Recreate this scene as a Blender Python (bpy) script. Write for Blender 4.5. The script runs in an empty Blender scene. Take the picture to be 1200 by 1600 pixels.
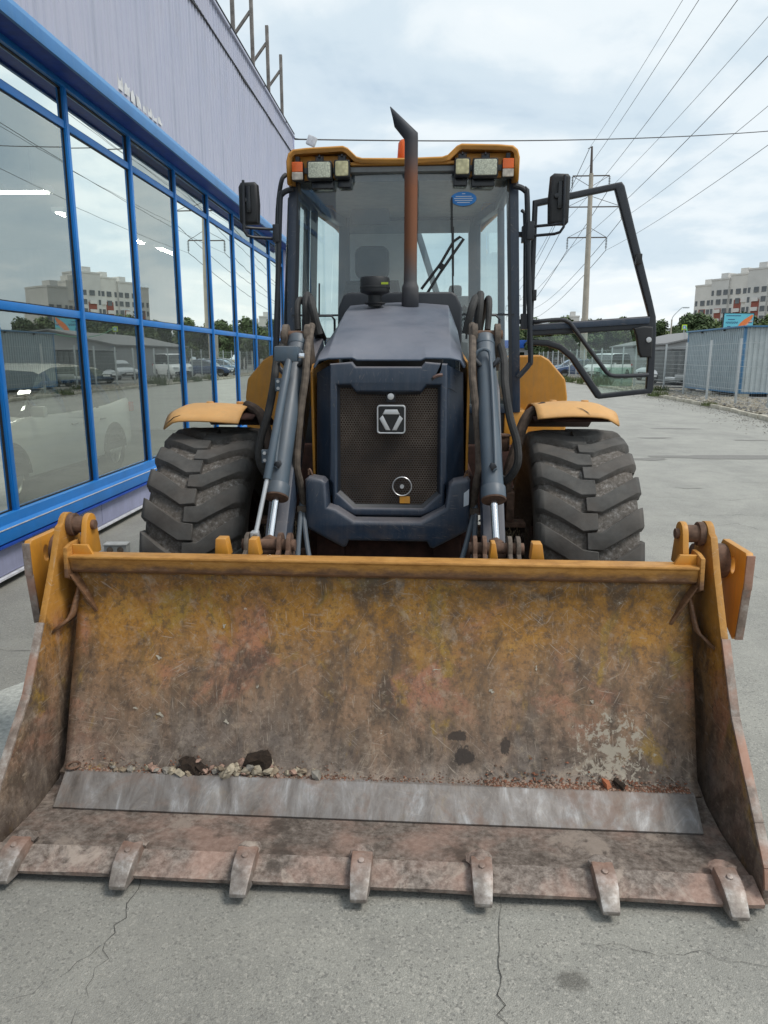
import bpy, bmesh, math, random
from mathutils import Vector, Matrix, noise as mnoise
R = math.radians
random.seed(7)
S = bpy.context.scene
col = S.collection

# ------------------------------------------------------------------ camera, sky, sun, exposure
cam_d = bpy.data.cameras.new('camera'); cam = bpy.data.objects.new('camera', cam_d); col.objects.link(cam)
cam_d.sensor_fit = 'VERTICAL'; cam_d.sensor_height = 36.0; cam_d.lens = 1120.0/1600.0*36.0
cam_d.clip_start = 0.05; cam_d.clip_end = 3000
cam.location = (0, 0, 1.68); cam.rotation_euler = (R(90-12.1), 0, R(3.25))
S.camera = cam

SUN_EL, SUN_AZ = 58.0, 112.0        # degrees; azimuth clockwise from +Y
w = bpy.data.worlds.new('World'); S.world = w; w.use_nodes = True
def build_world():
    nt = w.node_tree; nt.nodes.clear(); n = nt.nodes; l = nt.links
    out = n.new('ShaderNodeOutputWorld'); bg = n.new('ShaderNodeBackground')
    sky = n.new('ShaderNodeTexSky'); sky.sky_type = 'NISHITA'; sky.sun_disc = False
    sky.sun_elevation = R(SUN_EL); sky.sun_rotation = R(SUN_AZ); sky.air_density = 1.0; sky.dust_density = 2.0
    tc = n.new('ShaderNodeTexCoord'); sep = n.new('ShaderNodeSeparateXYZ'); l.new(tc.outputs['Generated'], sep.inputs[0])
    def math_(op, a, b=None):
        m = n.new('ShaderNodeMath'); m.operation = op
        for i, q in enumerate((a, b)):
            if q is None: continue
            if isinstance(q, (int, float)): m.inputs[i].default_value = q
            else: l.new(q, m.inputs[i])
        return m.outputs[0]
    zz = math_('ADD', math_('MAXIMUM', sep.outputs[2], 0.0), 0.22)
    cx = n.new('ShaderNodeCombineXYZ')
    l.new(math_('DIVIDE', sep.outputs[0], zz), cx.inputs[0]); l.new(math_('DIVIDE', sep.outputs[1], zz), cx.inputs[1])
    def noise(sc, det, rough, dist=0.0, off=0.0):
        t = n.new('ShaderNodeTexNoise'); t.inputs['Scale'].default_value = sc; t.inputs['Detail'].default_value = det
        t.inputs['Roughness'].default_value = rough; t.inputs['Distortion'].default_value = dist
        mp = n.new('ShaderNodeMapping'); mp.inputs['Location'].default_value = (off, off*0.7, off*0.3)
        l.new(cx.outputs[0], mp.inputs[0]); l.new(mp.outputs[0], t.inputs['Vector'])
        return t.outputs[0]
    def ramp(f, stops):
        r = n.new('ShaderNodeValToRGB'); e = r.color_ramp.elements
        while len(e) < len(stops): e.new(0.5)
        for k, (p, c) in enumerate(stops): e[k].position = p; e[k].color = (*c, 1)
        r.color_ramp.interpolation = 'EASE'
        l.new(f, r.inputs[0]); return r.outputs[0]
    def mix(f, a, b):
        m = n.new('ShaderNodeMix'); m.data_type = 'RGBA'
        if isinstance(f, float): m.inputs[0].default_value = f
        else: l.new(f, m.inputs[0])
        for q, i in ((a, 6), (b, 7)):
            if isinstance(q, tuple): m.inputs[i].default_value = (*q, 1)
            else: l.new(q, m.inputs[i])
        return m.outputs[2]
    big = noise(1.35, 7, 0.52, 0.35, 3.1)
    fine = noise(3.6, 6, 0.55, 0.3, 9.4)
    mixn = math_('ADD', math_('MULTIPLY', big, 0.68), math_('MULTIPLY', fine, 0.32))
    clouds = ramp(mixn, [(0.33, (3.4, 4.2, 4.85)), (0.45, (4.25, 4.95, 5.45)), (0.55, (5.3, 5.75, 6.0)), (0.68, (6.4, 6.5, 6.5))])
    cover = ramp(big, [(0.22, (0.72,)*3), (0.5, (0.97,)*3)])
    c = mix(cover, sky.outputs[0], clouds)
    l.new(c, bg.inputs['Color']); bg.inputs['Strength'].default_value = 0.1; w.cycles.sampling_method = 'MANUAL'; w.cycles.sample_map_resolution = 512
    l.new(bg.outputs[0], out.inputs['Surface'])
build_world()

sun_d = bpy.data.lights.new('sun', 'SUN'); sun_d.energy = 1.25; sun_d.angle = R(18); sun_d.color = (1.0, 0.95, 0.88)
sun = bpy.data.objects.new('sun', sun_d); col.objects.link(sun)
sd = Vector((math.sin(R(SUN_AZ))*math.cos(R(SUN_EL)), math.cos(R(SUN_AZ))*math.cos(R(SUN_EL)), math.sin(R(SUN_EL))))
sun.rotation_euler = sd.to_track_quat('Z', 'Y').to_euler(); sun.location = sd*60
vs = S.view_settings; vs.view_transform = 'Standard'; vs.look = 'None'; vs.exposure = 0.74; vs.gamma = 1.0; vs.use_curve_mapping = False
S.render.engine = 'CYCLES'
S.cycles.max_bounces = 5; S.cycles.diffuse_bounces = 3; S.cycles.transparent_max_bounces = 10; S.cycles.glossy_bounces = 3; S.cycles.caustics_reflective = False; S.cycles.caustics_refractive = False

# ------------------------------------------------------------------ mesh helpers
class MB:
    def __init__(s): s.v = []; s.f = []; s.m = []
    def add(s, vs, fs, mi=0):
        o = len(s.v); s.v += [tuple(q) for q in vs]
        for f in fs: s.f.append(tuple(i+o for i in f)); s.m.append(mi)
        return s
    def box(s, c, d, rot=None, mi=0):
        c = Vector(c); h = Vector(d)/2
        vs = []
        for x in (-1, 1):
            for y in (-1, 1):
                for z in (-1, 1):
                    q = Vector((x*h.x, y*h.y, z*h.z))
                    if rot is not None: q = rot @ q
                    vs.append(c+q)
        return s.add(vs, [(0,1,3,2),(4,6,7,5),(0,4,5,1),(2,3,7,6),(0,2,6,4),(1,5,7,3)], mi)
    def bx(s, x0, x1, y0, y1, z0, z1, mi=0):
        return s.box(((x0+x1)/2,(y0+y1)/2,(z0+z1)/2), (abs(x1-x0),abs(y1-y0),abs(z1-z0)), mi=mi)
    def bar(s, a, b, wd, th, upv=(0,0,1), mi=0):
        a = Vector(a); b = Vector(b); d = (b-a); L = d.length; d.normalize()
        u = Vector(upv); sd_ = d.cross(u)
        if sd_.length < 1e-4: sd_ = d.cross(Vector((1,0,0)))
        sd_.normalize(); u = sd_.cross(d)
        rot = Matrix((sd_, d, u)).transposed()
        return s.box((a+b)/2, (wd, L, th), rot, mi)
    def ring(s, c, d, r, n, ref=None):
        d = Vector(d).normalized(); ref = Vector(ref) if ref is not None else (Vector((0,0,1)) if abs(d.z) < .9 else Vector((1,0,0)))
        u = d.cross(ref).normalized(); v = d.cross(u)
        return [Vector(c)+u*(r*math.cos(2*math.pi*k/n))+v*(r*math.sin(2*math.pi*k/n)) for k in range(n)]
    def cyl(s, a, b, r0, r1=None, n=16, caps=True, mi=0):
        r1 = r0 if r1 is None else r1
        a = Vector(a); b = Vector(b); d = b-a
        vs = s.ring(a, d, r0, n)+s.ring(b, d, r1, n)
        fs = [(k, (k+1)%n, n+(k+1)%n, n+k) for k in range(n)]
        if caps: fs += [tuple(range(n))[::-1], tuple(range(n, 2*n))]
        return s.add(vs, fs, mi)
    def tube(s, path, r, n=8, caps=True, mi=0, smooth=0):
        P = [Vector(p) for p in path]
        if smooth:
            Q = []
            for i in range(len(P)-1):
                p0 = P[max(i-1,0)]; p1 = P[i]; p2 = P[i+1]; p3 = P[min(i+2,len(P)-1)]
                for k in range(smooth):
                    t = k/smooth
                    Q.append(0.5*((2*p1)+(p2-p0)*t+(2*p0-5*p1+4*p2-p3)*t*t+(3*p1-p0-3*p2+p3)*t**3))
            Q.append(P[-1]); P = Q
        vs = []; u = None
        for i, p in enumerate(P):
            d = (P[min(i+1,len(P)-1)]-P[max(i-1,0)]).normalized()
            if u is None:
                ref = Vector((0,0,1)) if abs(d.z) < .9 else Vector((1,0,0)); u = d.cross(ref).normalized()
            else: u = (u-d*u.dot(d)).normalized()
            v = d.cross(u); rr = r[i] if isinstance(r, (list, tuple)) else r
            vs += [p+u*(rr*math.cos(2*math.pi*k/n))+v*(rr*math.sin(2*math.pi*k/n)) for k in range(n)]
        fs = []
        for i in range(len(P)-1):
            for k in range(n): fs.append((i*n+k, i*n+(k+1)%n, (i+1)*n+(k+1)%n, (i+1)*n+k))
        if caps: fs += [tuple(range(n))[::-1], tuple(range((len(P)-1)*n, len(P)*n))]
        return s.add(vs, fs, mi)
    def prism(s, poly, ax, a, b, mi=0):
        n = len(poly)
        def P(q, t):
            if ax == 'x': return (t, q[0], q[1])
            if ax == 'y': return (q[0], t, q[1])
            return (q[0], q[1], t)
        vs = [P(q, a) for q in poly]+[P(q, b) for q in poly]
        fs = [tuple(range(n))[::-1], tuple(range(n, 2*n))]+[(k, (k+1)%n, n+(k+1)%n, n+k) for k in range(n)]
        return s.add(vs, fs, mi)
    def lathe(s, prof, c, ax='z', n=24, mi=0, closed=False):
        vs = []
        for r, h in prof:
            for k in range(n):
                t = 2*math.pi*k/n; a_, b_ = r*math.cos(t), r*math.sin(t)
                q = {'z': (a_, b_, h), 'x': (h, a_, b_), 'y': (a_, h, b_)}[ax]
                vs.append((c[0]+q[0], c[1]+q[1], c[2]+q[2]))
        m = len(prof); fs = []
        for i in range(m if closed else m-1):
            j = (i+1) % m
            for k in range(n): fs.append((i*n+k, i*n+(k+1)%n, j*n+(k+1)%n, j*n+k))
        return s.add(vs, fs, mi)
    def grid(s, rows, mi=0, closed=False):
        m = len(rows); n = len(rows[0]); vs = [p for r in rows for p in r]; fs = []
        for i in range(m-1):
            for k in range(n if closed else n-1): fs.append((i*n+k, i*n+(k+1)%n, (i+1)*n+(k+1)%n, (i+1)*n+k))
        return s.add(vs, fs, mi)
    def blob(s, c, r, seed=0, amp=.25, mi=0, sub=1):
        bm = bmesh.new(); bmesh.ops.create_icosphere(bm, subdivisions=sub, radius=1.0)
        rx, ry, rz = (r, r, r) if isinstance(r, (int, float)) else r
        rnd = random.Random(seed); off = Vector((rnd.uniform(-50,50), rnd.uniform(-50,50), rnd.uniform(-50,50)))
        vs = []
        for v in bm.verts:
            k = 1+amp*mnoise.noise(v.co*1.3+off)*1.6
            vs.append((c[0]+v.co.x*rx*k, c[1]+v.co.y*ry*k, c[2]+v.co.z*rz*k))
        fs = [tuple(v.index for v in f.verts) for f in bm.faces]; bm.free()
        return s.add(vs, fs, mi)
    def plate(s, loops, y0, y1, bevel=0.0, ax='y', mi=0, res=2):
        """flat shape with holes (first loop outside, others holes), rounded edges, between y0 and y1"""
        c = bpy.data.curves.new('c', 'CURVE'); c.dimensions = '2D'; c.fill_mode = 'BOTH'
        th = abs(y1-y0)/2; c.extrude = max(th-bevel, 0.0001); c.bevel_depth = bevel; c.bevel_resolution = res; c.offset = -bevel
        for lp in loops:
            sp = c.splines.new('POLY'); sp.points.add(len(lp)-1); sp.use_cyclic_u = True
            for k, q in enumerate(lp): sp.points[k].co = (q[0], q[1], 0, 1)
        o = bpy.data.objects.new('c', c); me = bpy.data.meshes.new_from_object(o)
        ym = (y0+y1)/2
        if ax == 'y': vs = [(v.co.x, ym+v.co.z, v.co.y) for v in me.vertices]
        elif ax == 'x': vs = [(ym+v.co.z, v.co.x, v.co.y) for v in me.vertices]
        else: vs = [(v.co.x, v.co.y, ym+v.co.z) for v in me.vertices]
        fs = [tuple(p.vertices) for p in me.polygons]
        bpy.data.objects.remove(o); bpy.data.curves.remove(c); bpy.data.meshes.remove(me)
        return s.add(vs, fs, mi)
    def text(s, body, size, c, ax='y', th=.002, mi=0, flip=False, align='CENTER'):
        cu = bpy.data.curves.new('t', 'FONT'); cu.body = body; cu.size = size; cu.extrude = th; cu.align_x = align; cu.align_y = 'CENTER'; cu.resolution_u = 2
        o = bpy.data.objects.new('t', cu); me = bpy.data.meshes.new_from_object(o)
        vs = []
        for v in me.vertices:
            x = -v.co.x if flip else v.co.x
            vs.append((c[0]+x, c[1]+v.co.z, c[2]+v.co.y) if ax == 'y' else (c[0]+v.co.z, c[1]-v.co.x, c[2]+v.co.y))
        fs = [tuple(p.vertices) for p in me.polygons]
        bpy.data.objects.remove(o); bpy.data.curves.remove(cu); bpy.data.meshes.remove(me)
        return s.add(vs, fs, mi)
    def mesh(s, name, mats, bevel=0.0, seg=2, sharp=32, weld=True, norm=True):
        me = bpy.data.meshes.new(name); me.from_pydata(s.v, [], s.f)
        mats = mats if isinstance(mats, (list, tuple)) else [mats]
        for m in mats: me.materials.append(m)
        for p, mi in zip(me.polygons, s.m): p.material_index = mi
        bm = bmesh.new(); bm.from_mesh(me)
        if weld: bmesh.ops.remove_doubles(bm, verts=bm.verts, dist=1e-5)
        if norm: bmesh.ops.recalc_face_normals(bm, faces=bm.faces)
        if bevel > 0:
            es = [e for e in bm.edges if len(e.link_faces) == 2 and e.calc_face_angle(0) > R(28)]
            if es: bmesh.ops.bevel(bm, geom=es, offset=bevel, segments=seg, profile=.6, affect='EDGES', clamp_overlap=True)
        bm.to_mesh(me); bm.free()
        me.polygons.foreach_set('use_smooth', [True]*len(me.polygons))
        me.set_sharp_from_angle(angle=R(sharp))
        return me
    def build(s, name, mats, parent=None, bevel=0.0, seg=2, sharp=32, loc=None, weld=True, norm=True):
        return link(name, s.mesh(name, mats, bevel, seg, sharp, weld, norm), parent, loc)

def link(name, me, parent=None, loc=None):
    o = bpy.data.objects.new(name, me); col.objects.link(o)
    if parent is not None: o.parent = parent
    if loc is not None: o.location = loc
    return o
def empty(name, loc=(0,0,0), rz=0.0, parent=None):
    o = bpy.data.objects.new(name, None); col.objects.link(o); o.location = loc; o.rotation_euler = (0,0,rz); o.empty_display_size = .2
    if parent is not None: o.parent = parent
    return o
def tag(o, label=None, cat=None, group=None, kind=None):
    if label: o['label'] = label
    if cat: o['category'] = cat
    if group: o['group'] = group
    if kind: o['kind'] = kind
    return o
def copy_tree(o, parent=None):
    c = o.copy(); col.objects.link(c); c.parent = parent
    for ch in list(o.children): copy_tree(ch, c)
    return c

# ------------------------------------------------------------------ materials
class NT:
    def __init__(s, name):
        s.mat = bpy.data.materials.new(name); s.mat.use_nodes = True; s.nt = s.mat.node_tree
        s.n = s.nt.nodes; s.l = s.nt.links
        s.b = s.n['Principled BSDF']; s.out = s.n['Material Output']
        s.tc = s.n.new('ShaderNodeTexCoord')
    def vec(s, kind='Object', scale=(1,1,1), rot=(0,0,0), loc=(0,0,0)):
        m = s.n.new('ShaderNodeMapping'); m.inputs['Location'].default_value = loc
        if rot == (0,0,0): m.inputs['Scale'].default_value = scale
        else:                      # turn first, then stretch
            m.inputs['Rotation'].default_value = rot; m2 = s.n.new('ShaderNodeMapping'); m2.inputs['Scale'].default_value = scale; s.l.new(m.outputs[0], m2.inputs[0])
        if kind == 'World':
            g = s.n.new('ShaderNodeNewGeometry'); s.l.new(g.outputs['Position'], m.inputs[0])
        else: s.l.new(s.tc.outputs[kind], m.inputs[0])
        return m.outputs[0] if rot == (0,0,0) else m2.outputs[0]
    def noise(s, sc=5, det=4, ro=.55, vec=None, dist=0.0):
        t = s.n.new('ShaderNodeTexNoise'); t.inputs['Scale'].default_value = sc; t.inputs['Detail'].default_value = det
        t.inputs['Roughness'].default_value = ro; t.inputs['Distortion'].default_value = dist
        s.l.new(vec if vec is not None else s.vec(), t.inputs['Vector']); return t.outputs[0]
    def voro(s, sc=5, vec=None, feat='F1', out='Distance'):
        t = s.n.new('ShaderNodeTexVoronoi'); t.feature = feat; t.inputs['Scale'].default_value = sc
        s.l.new(vec if vec is not None else s.vec(), t.inputs['Vector']); return t.outputs[out]
    def ramp(s, f, stops, interp='LINEAR'):
        r = s.n.new('ShaderNodeValToRGB'); e = r.color_ramp.elements
        while len(e) < len(stops): e.new(0.5)
        for k, (p, c) in enumerate(stops):
            e[k].position = p; e[k].color = (c, c, c, 1) if isinstance(c, (int, float)) else (*c, 1)
        r.color_ramp.interpolation = interp; s.l.new(f, r.inputs[0]); return r.outputs[0]
    def mix(s, f, a, b, mode='MIX'):
        m = s.n.new('ShaderNodeMix'); m.data_type = 'RGBA'; m.blend_type = mode; m.clamp_factor = True
        if isinstance(f, (int, float)): m.inputs[0].default_value = f
        else: s.l.new(f, m.inputs[0])
        for q, i in ((a, 6), (b, 7)):
            if isinstance(q, (tuple, list)): m.inputs[i].default_value = (*q[:3], 1)
            else: s.l.new(q, m.inputs[i])
        return m.outputs[2]
    def math(s, op, a, b=None, clamp=False):
        m = s.n.new('ShaderNodeMath'); m.operation = op; m.use_clamp = clamp
        for i, q in enumerate((a, b)):
            if q is None: continue
            if isinstance(q, (int, float)): m.inputs[i].default_value = q
            else: s.l.new(q, m.inputs[i])
        return m.outputs[0]
    def sep(s, vec, i):
        m = s.n.new('ShaderNodeSeparateXYZ'); s.l.new(vec, m.inputs[0]); return m.outputs[i]
    def normal_up(s):
        g = s.n.new('ShaderNodeNewGeometry'); return s.sep(g.outputs['Normal'], 2)
    def bump(s, h, st=.3, dist=.01):
        b = s.n.new('ShaderNodeBump'); b.inputs['Strength'].default_value = st; b.inputs['Distance'].default_value = dist
        s.l.new(h, b.inputs['Height']); s.l.new(b.outputs[0], s.b.inputs['Normal']); return b
    def set(s, color=None, rough=None, metal=None, **k):
        for nm, q in (('Base Color', color), ('Roughness', rough), ('Metallic', metal)):
            if q is None: continue
            if isinstance(q, (int, float)): s.b.inputs[nm].default_value = q
            elif isinstance(q, (tuple, list)): s.b.inputs[nm].default_value = (*q[:3], 1)
            else: s.l.new(q, s.b.inputs[nm])
        for nm, q in k.items(): s.b.inputs[nm.replace('_', ' ')].default_value = q
        return s.mat

def simple(name, c, rough=.5, metal=0.0, var=.18, sc=14, bump=0.0, bsc=60):
    t = NT(name); n = t.noise(sc, 5, .6)
    dk = tuple(q*(1-var) for q in c); lt = tuple(min(q*(1+var), 1) for q in c)
    t.set(t.ramp(n, [(.3, dk), (.7, lt)]), rough, metal)
    if bump: t.bump(t.noise(bsc, 3, .6), bump, .004)
    return t.mat
def dusty(name, c, rough=.4, dust=(.24,.19,.14), up=.5, amt=.35, metal=0.0, sc=6, chips=None, scr=None):
    """painted metal with dust on the faces that look up, streaks and chips"""
    t = NT(name)
    n1 = t.noise(sc, 6, .62); st = t.noise(5, 6, .65, t.vec(scale=(9, 9, 1.1)))
    base = t.mix(t.ramp(n1, [(.3, 0.), (.75, 1.)]), tuple(q*.82 for q in c), tuple(min(1, q*1.12) for q in c))
    up_ = t.math('MULTIPLY', t.math('MAXIMUM', t.normal_up(), 0.0), up)
    d = t.math('ADD', t.math('MULTIPLY', t.ramp(st, [(.42, 0.), (.72, 1.)]), amt), t.math('MULTIPLY', up_, t.ramp(t.noise(3, 5, .6), [(.3, .45), (.65, 1.)])), True)
    cc = t.mix(d, base, dust)
    if chips:
        ch = t.ramp(t.noise(38, 5, .75, t.vec(loc=(3, 1, 2))), [(.66, 0.), (.70, 1.)])
        cc = t.mix(ch, cc, chips)
    if scr:
        for k, rz in enumerate((.15, -.5, 1.0, 1.5)):
            s1 = t.noise(11, 2, .5, t.vec(rot=(0, rz, 0), scale=(20, 1, 1.5), loc=(k*3.1, 2, k))); g1 = t.noise(4.5, 4, .6, t.vec(loc=(k*4, 7, 3)))
            cc = t.mix(t.math('MULTIPLY', t.ramp(s1, [(.66, 0.), (.69, .6)]), t.ramp(g1, [(.52, 0.), (.62, 1.)])), cc, scr)
        cc = t.mix(t.ramp(t.noise(30, 5, .75, t.vec(loc=(3, 1, 2))), [(.68, 0.), (.72, .7)]), cc, scr)
        lowd = t.math('MULTIPLY', t.ramp(t.sep(t.vec(), 2), [(.80, .55), (1.05, 0.)]), t.ramp(t.noise(7, 6, .7), [(.42, 0.), (.62, 1.)])); cc = t.mix(lowd, cc, (.13,.10,.085))
    rr = t.math('ADD', rough, t.math('MULTIPLY', d, .45), True)
    t.set(cc, rr, metal); t.bump(t.noise(90, 3, .6), .06, .003)
    return t.mat

M = {}
M['yellow'] = dusty('yellow_paint', (.70,.31,.035), .38, (.36,.24,.13), .35, .28, chips=(.20,.10,.05))
M['fender_yellow'] = dusty('sun_bleached_yellow_paint', (.70,.36,.11), .5, (.55,.38,.2), .3, .25, chips=(.2,.1,.06))
M['roof_yellow'] = dusty('roof_yellow_paint', (.66,.30,.045), .42, (.42,.24,.10), .2, .15)
M['navy'] = dusty('dark_blue_grey_paint', (.028,.047,.079), .3, (.17,.16,.17), .95, .16, scr=(.22,.19,.175))
M['hood_top'] = dusty('hood_lid_paint', (.085,.12,.175), .2, (.24,.225,.24), .6, .10)
M['grey_blue'] = dusty('blue_grey_steel_paint', (.085,.125,.165), .33, (.16,.13,.11), .5, .14)
M['black_frame'] = dusty('black_satin_paint', (.018,.022,.03), .38, (.1,.1,.1), .5, .1)
M['black'] = simple('black_plastic', (.016,.017,.019), .55, bump=.1)
M['black_gloss'] = simple('black_gloss', (.01,.012,.016), .22)
M['rubber'] = None
M['hose'] = simple('hose_rubber', (.03,.029,.028), .7, var=.5, bump=.4, bsc=120)
M['hose_dusty'] = simple('dusty_hose', (.12,.095,.075), .85, var=.45, sc=30, bump=.4, bsc=120)
M['chrome'] = simple('chromed_rod', (.75,.76,.78), .14, 1.0, var=.06)
M['rust'] = simple('rusty_steel', (.13,.075,.05), .85, var=.55, sc=26, bump=.5, bsc=50)
M['brown_dirt'] = simple('dirty_chassis', (.06,.042,.032), .95, var=.6, sc=18, bump=.6, bsc=30)
M['pin_steel'] = simple('greasy_steel', (.09,.075,.065), .5, .5, var=.5, sc=20, bump=.2)
M['chassis'] = simple('red_brown_chassis', (.05,.02,.014), .85, var=.5, sc=16, bump=.3)
M['silver'] = simple('silver_plastic', (.55,.56,.57), .35, .4, var=.1)
M['seat'] = simple('seat_fabric', (.03,.032,.036), .85, var=.2, bump=.3)
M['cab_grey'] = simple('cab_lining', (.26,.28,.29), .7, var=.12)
M['skin_white'] = simple('white_plastic', (.7,.7,.68), .5, var=.06)
M['orange_lens'] = simple('orange_lens', (.75,.13,.015), .18, var=.1)
M['sticker_blue'] = simple('blue_sticker', (.02,.22,.62), .45, var=.1)
M['decal_white'] = simple('white_print', (.62,.68,.74), .5, var=.05)
M['yellow_green'] = simple('lime_tape', (.4,.5,.03), .5)

def rubber():
    t = NT('dusty_tyre_rubber'); v = t.vec()
    base = t.ramp(t.noise(9, 6, .65, v), [(.3, (.060,.058,.055)), (.7, (.12,.115,.107))])
    g = t.n.new('ShaderNodeAttribute'); g.attribute_name = 'groove'
    mud = t.ramp(t.noise(48, 6, .75, v), [(.36, (.06,.052,.045)), (.50, (.125,.11,.095)), (.60, (.21,.195,.18)), (.70, (.40,.39,.375))])
    f = t.math('MULTIPLY', g.outputs['Fac'], t.ramp(t.noise(7, 5, .6, v), [(.3, .45), (.6, 1.)]))
    br = t.ramp(t.noise(4.5, 5, .6, t.vec(loc=(5,2,1))), [(.45, 0.), (.62, .6)])
    cc = t.mix(f, base, mud); cc = t.mix(t.math('MULTIPLY', br, .4), cc, (.115,.085,.065))
    t.set(cc, .88); t.bump(t.noise(160, 4, .7, v), .35, .004); return t.mat
M['rubber'] = rubber()

def lens(name, c, dots):
    t = NT(name); v = t.voro(dots, t.vec())
    t.set(t.ramp(v, [(.0, tuple(min(1, q*1.3) for q in c)), (.4, c), (.9, tuple(q*.7 for q in c))]), .12)
    t.bump(v, .3, .003); return t.mat
M['lens_white'] = lens('clear_lamp_lens', (.55,.57,.45), 110)
M['lens_yellow'] = lens('yellowed_lamp_lens', (.56,.52,.30), 40)
M['lens_clear'] = lens('clear_marker_lens', (.5,.45,.38), 40)

def glass(name, tint, refl, dust=0.0, dcol=(.4,.42,.42), wav=0.0, wsc=.8, rough=.0, gcol=(.95,.97,.96)):
    t = NT(name); n, l = t.n, t.l; n.remove(t.b)
    tr = n.new('ShaderNodeBsdfTransparent'); tr.inputs[0].default_value = (*tint, 1)
    gl = n.new('ShaderNodeBsdfGlossy'); gl.inputs['Roughness'].default_value = rough; gl.inputs['Color'].default_value = (*gcol, 1)
    lw = n.new('ShaderNodeFresnel'); lw.inputs['IOR'].default_value = 1.5
    fac = t.math('ADD', refl, t.math('MULTIPLY', lw.outputs[0], 1.0-refl), True)
    ms = n.new('ShaderNodeMixShader'); l.new(fac, ms.inputs[0]); l.new(tr.outputs[0], ms.inputs[1]); l.new(gl.outputs[0], ms.inputs[2])
    res = ms.outputs[0]
    if wav:
        b = n.new('ShaderNodeBump'); b.inputs['Strength'].default_value = wav; b.inputs['Distance'].default_value = .01
        l.new(t.noise(wsc, 1, .4, t.vec(scale=(1, 1, .45))), b.inputs['Height']); l.new(b.outputs[0], gl.inputs['Normal'])
    if dust:
        df = n.new('ShaderNodeBsdfDiffuse'); df.inputs[0].default_value = (*dcol, 1)
        m2 = n.new('ShaderNodeMixShader')
        l.new(t.ramp(t.noise(2.2, 6, .65), [(.3, dust*.55), (.7, dust*1.35)]), m2.inputs[0]); l.new(res, m2.inputs[1]); l.new(df.outputs[0], m2.inputs[2]); res = m2.outputs[0]
    l.new(res, t.out.inputs['Surface']); return t.mat
M['windshield'] = glass('dusty_cab_glass', (.90,.95,.94), .06, .085, (.36,.43,.44))
M['cab_side_glass'] = glass('green_cab_glass', (.86,.95,.91), .04, .04)
M['door_glass'] = glass('green_door_glass', (.74,.86,.81), .03, .05, (.5,.58,.55))
M['show_glass'] = glass('coated_showroom_glass', (.82,.88,.78), .42, .03, (.35,.37,.31), wav=.07, wsc=1.1, gcol=(.92,.97,.92))
M['car_glass'] = glass('car_glass', (.10,.12,.12), .12)
M['mirror_glass'] = simple('mirror_face', (.7,.72,.74), .04, 1.0, var=.02)

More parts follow.
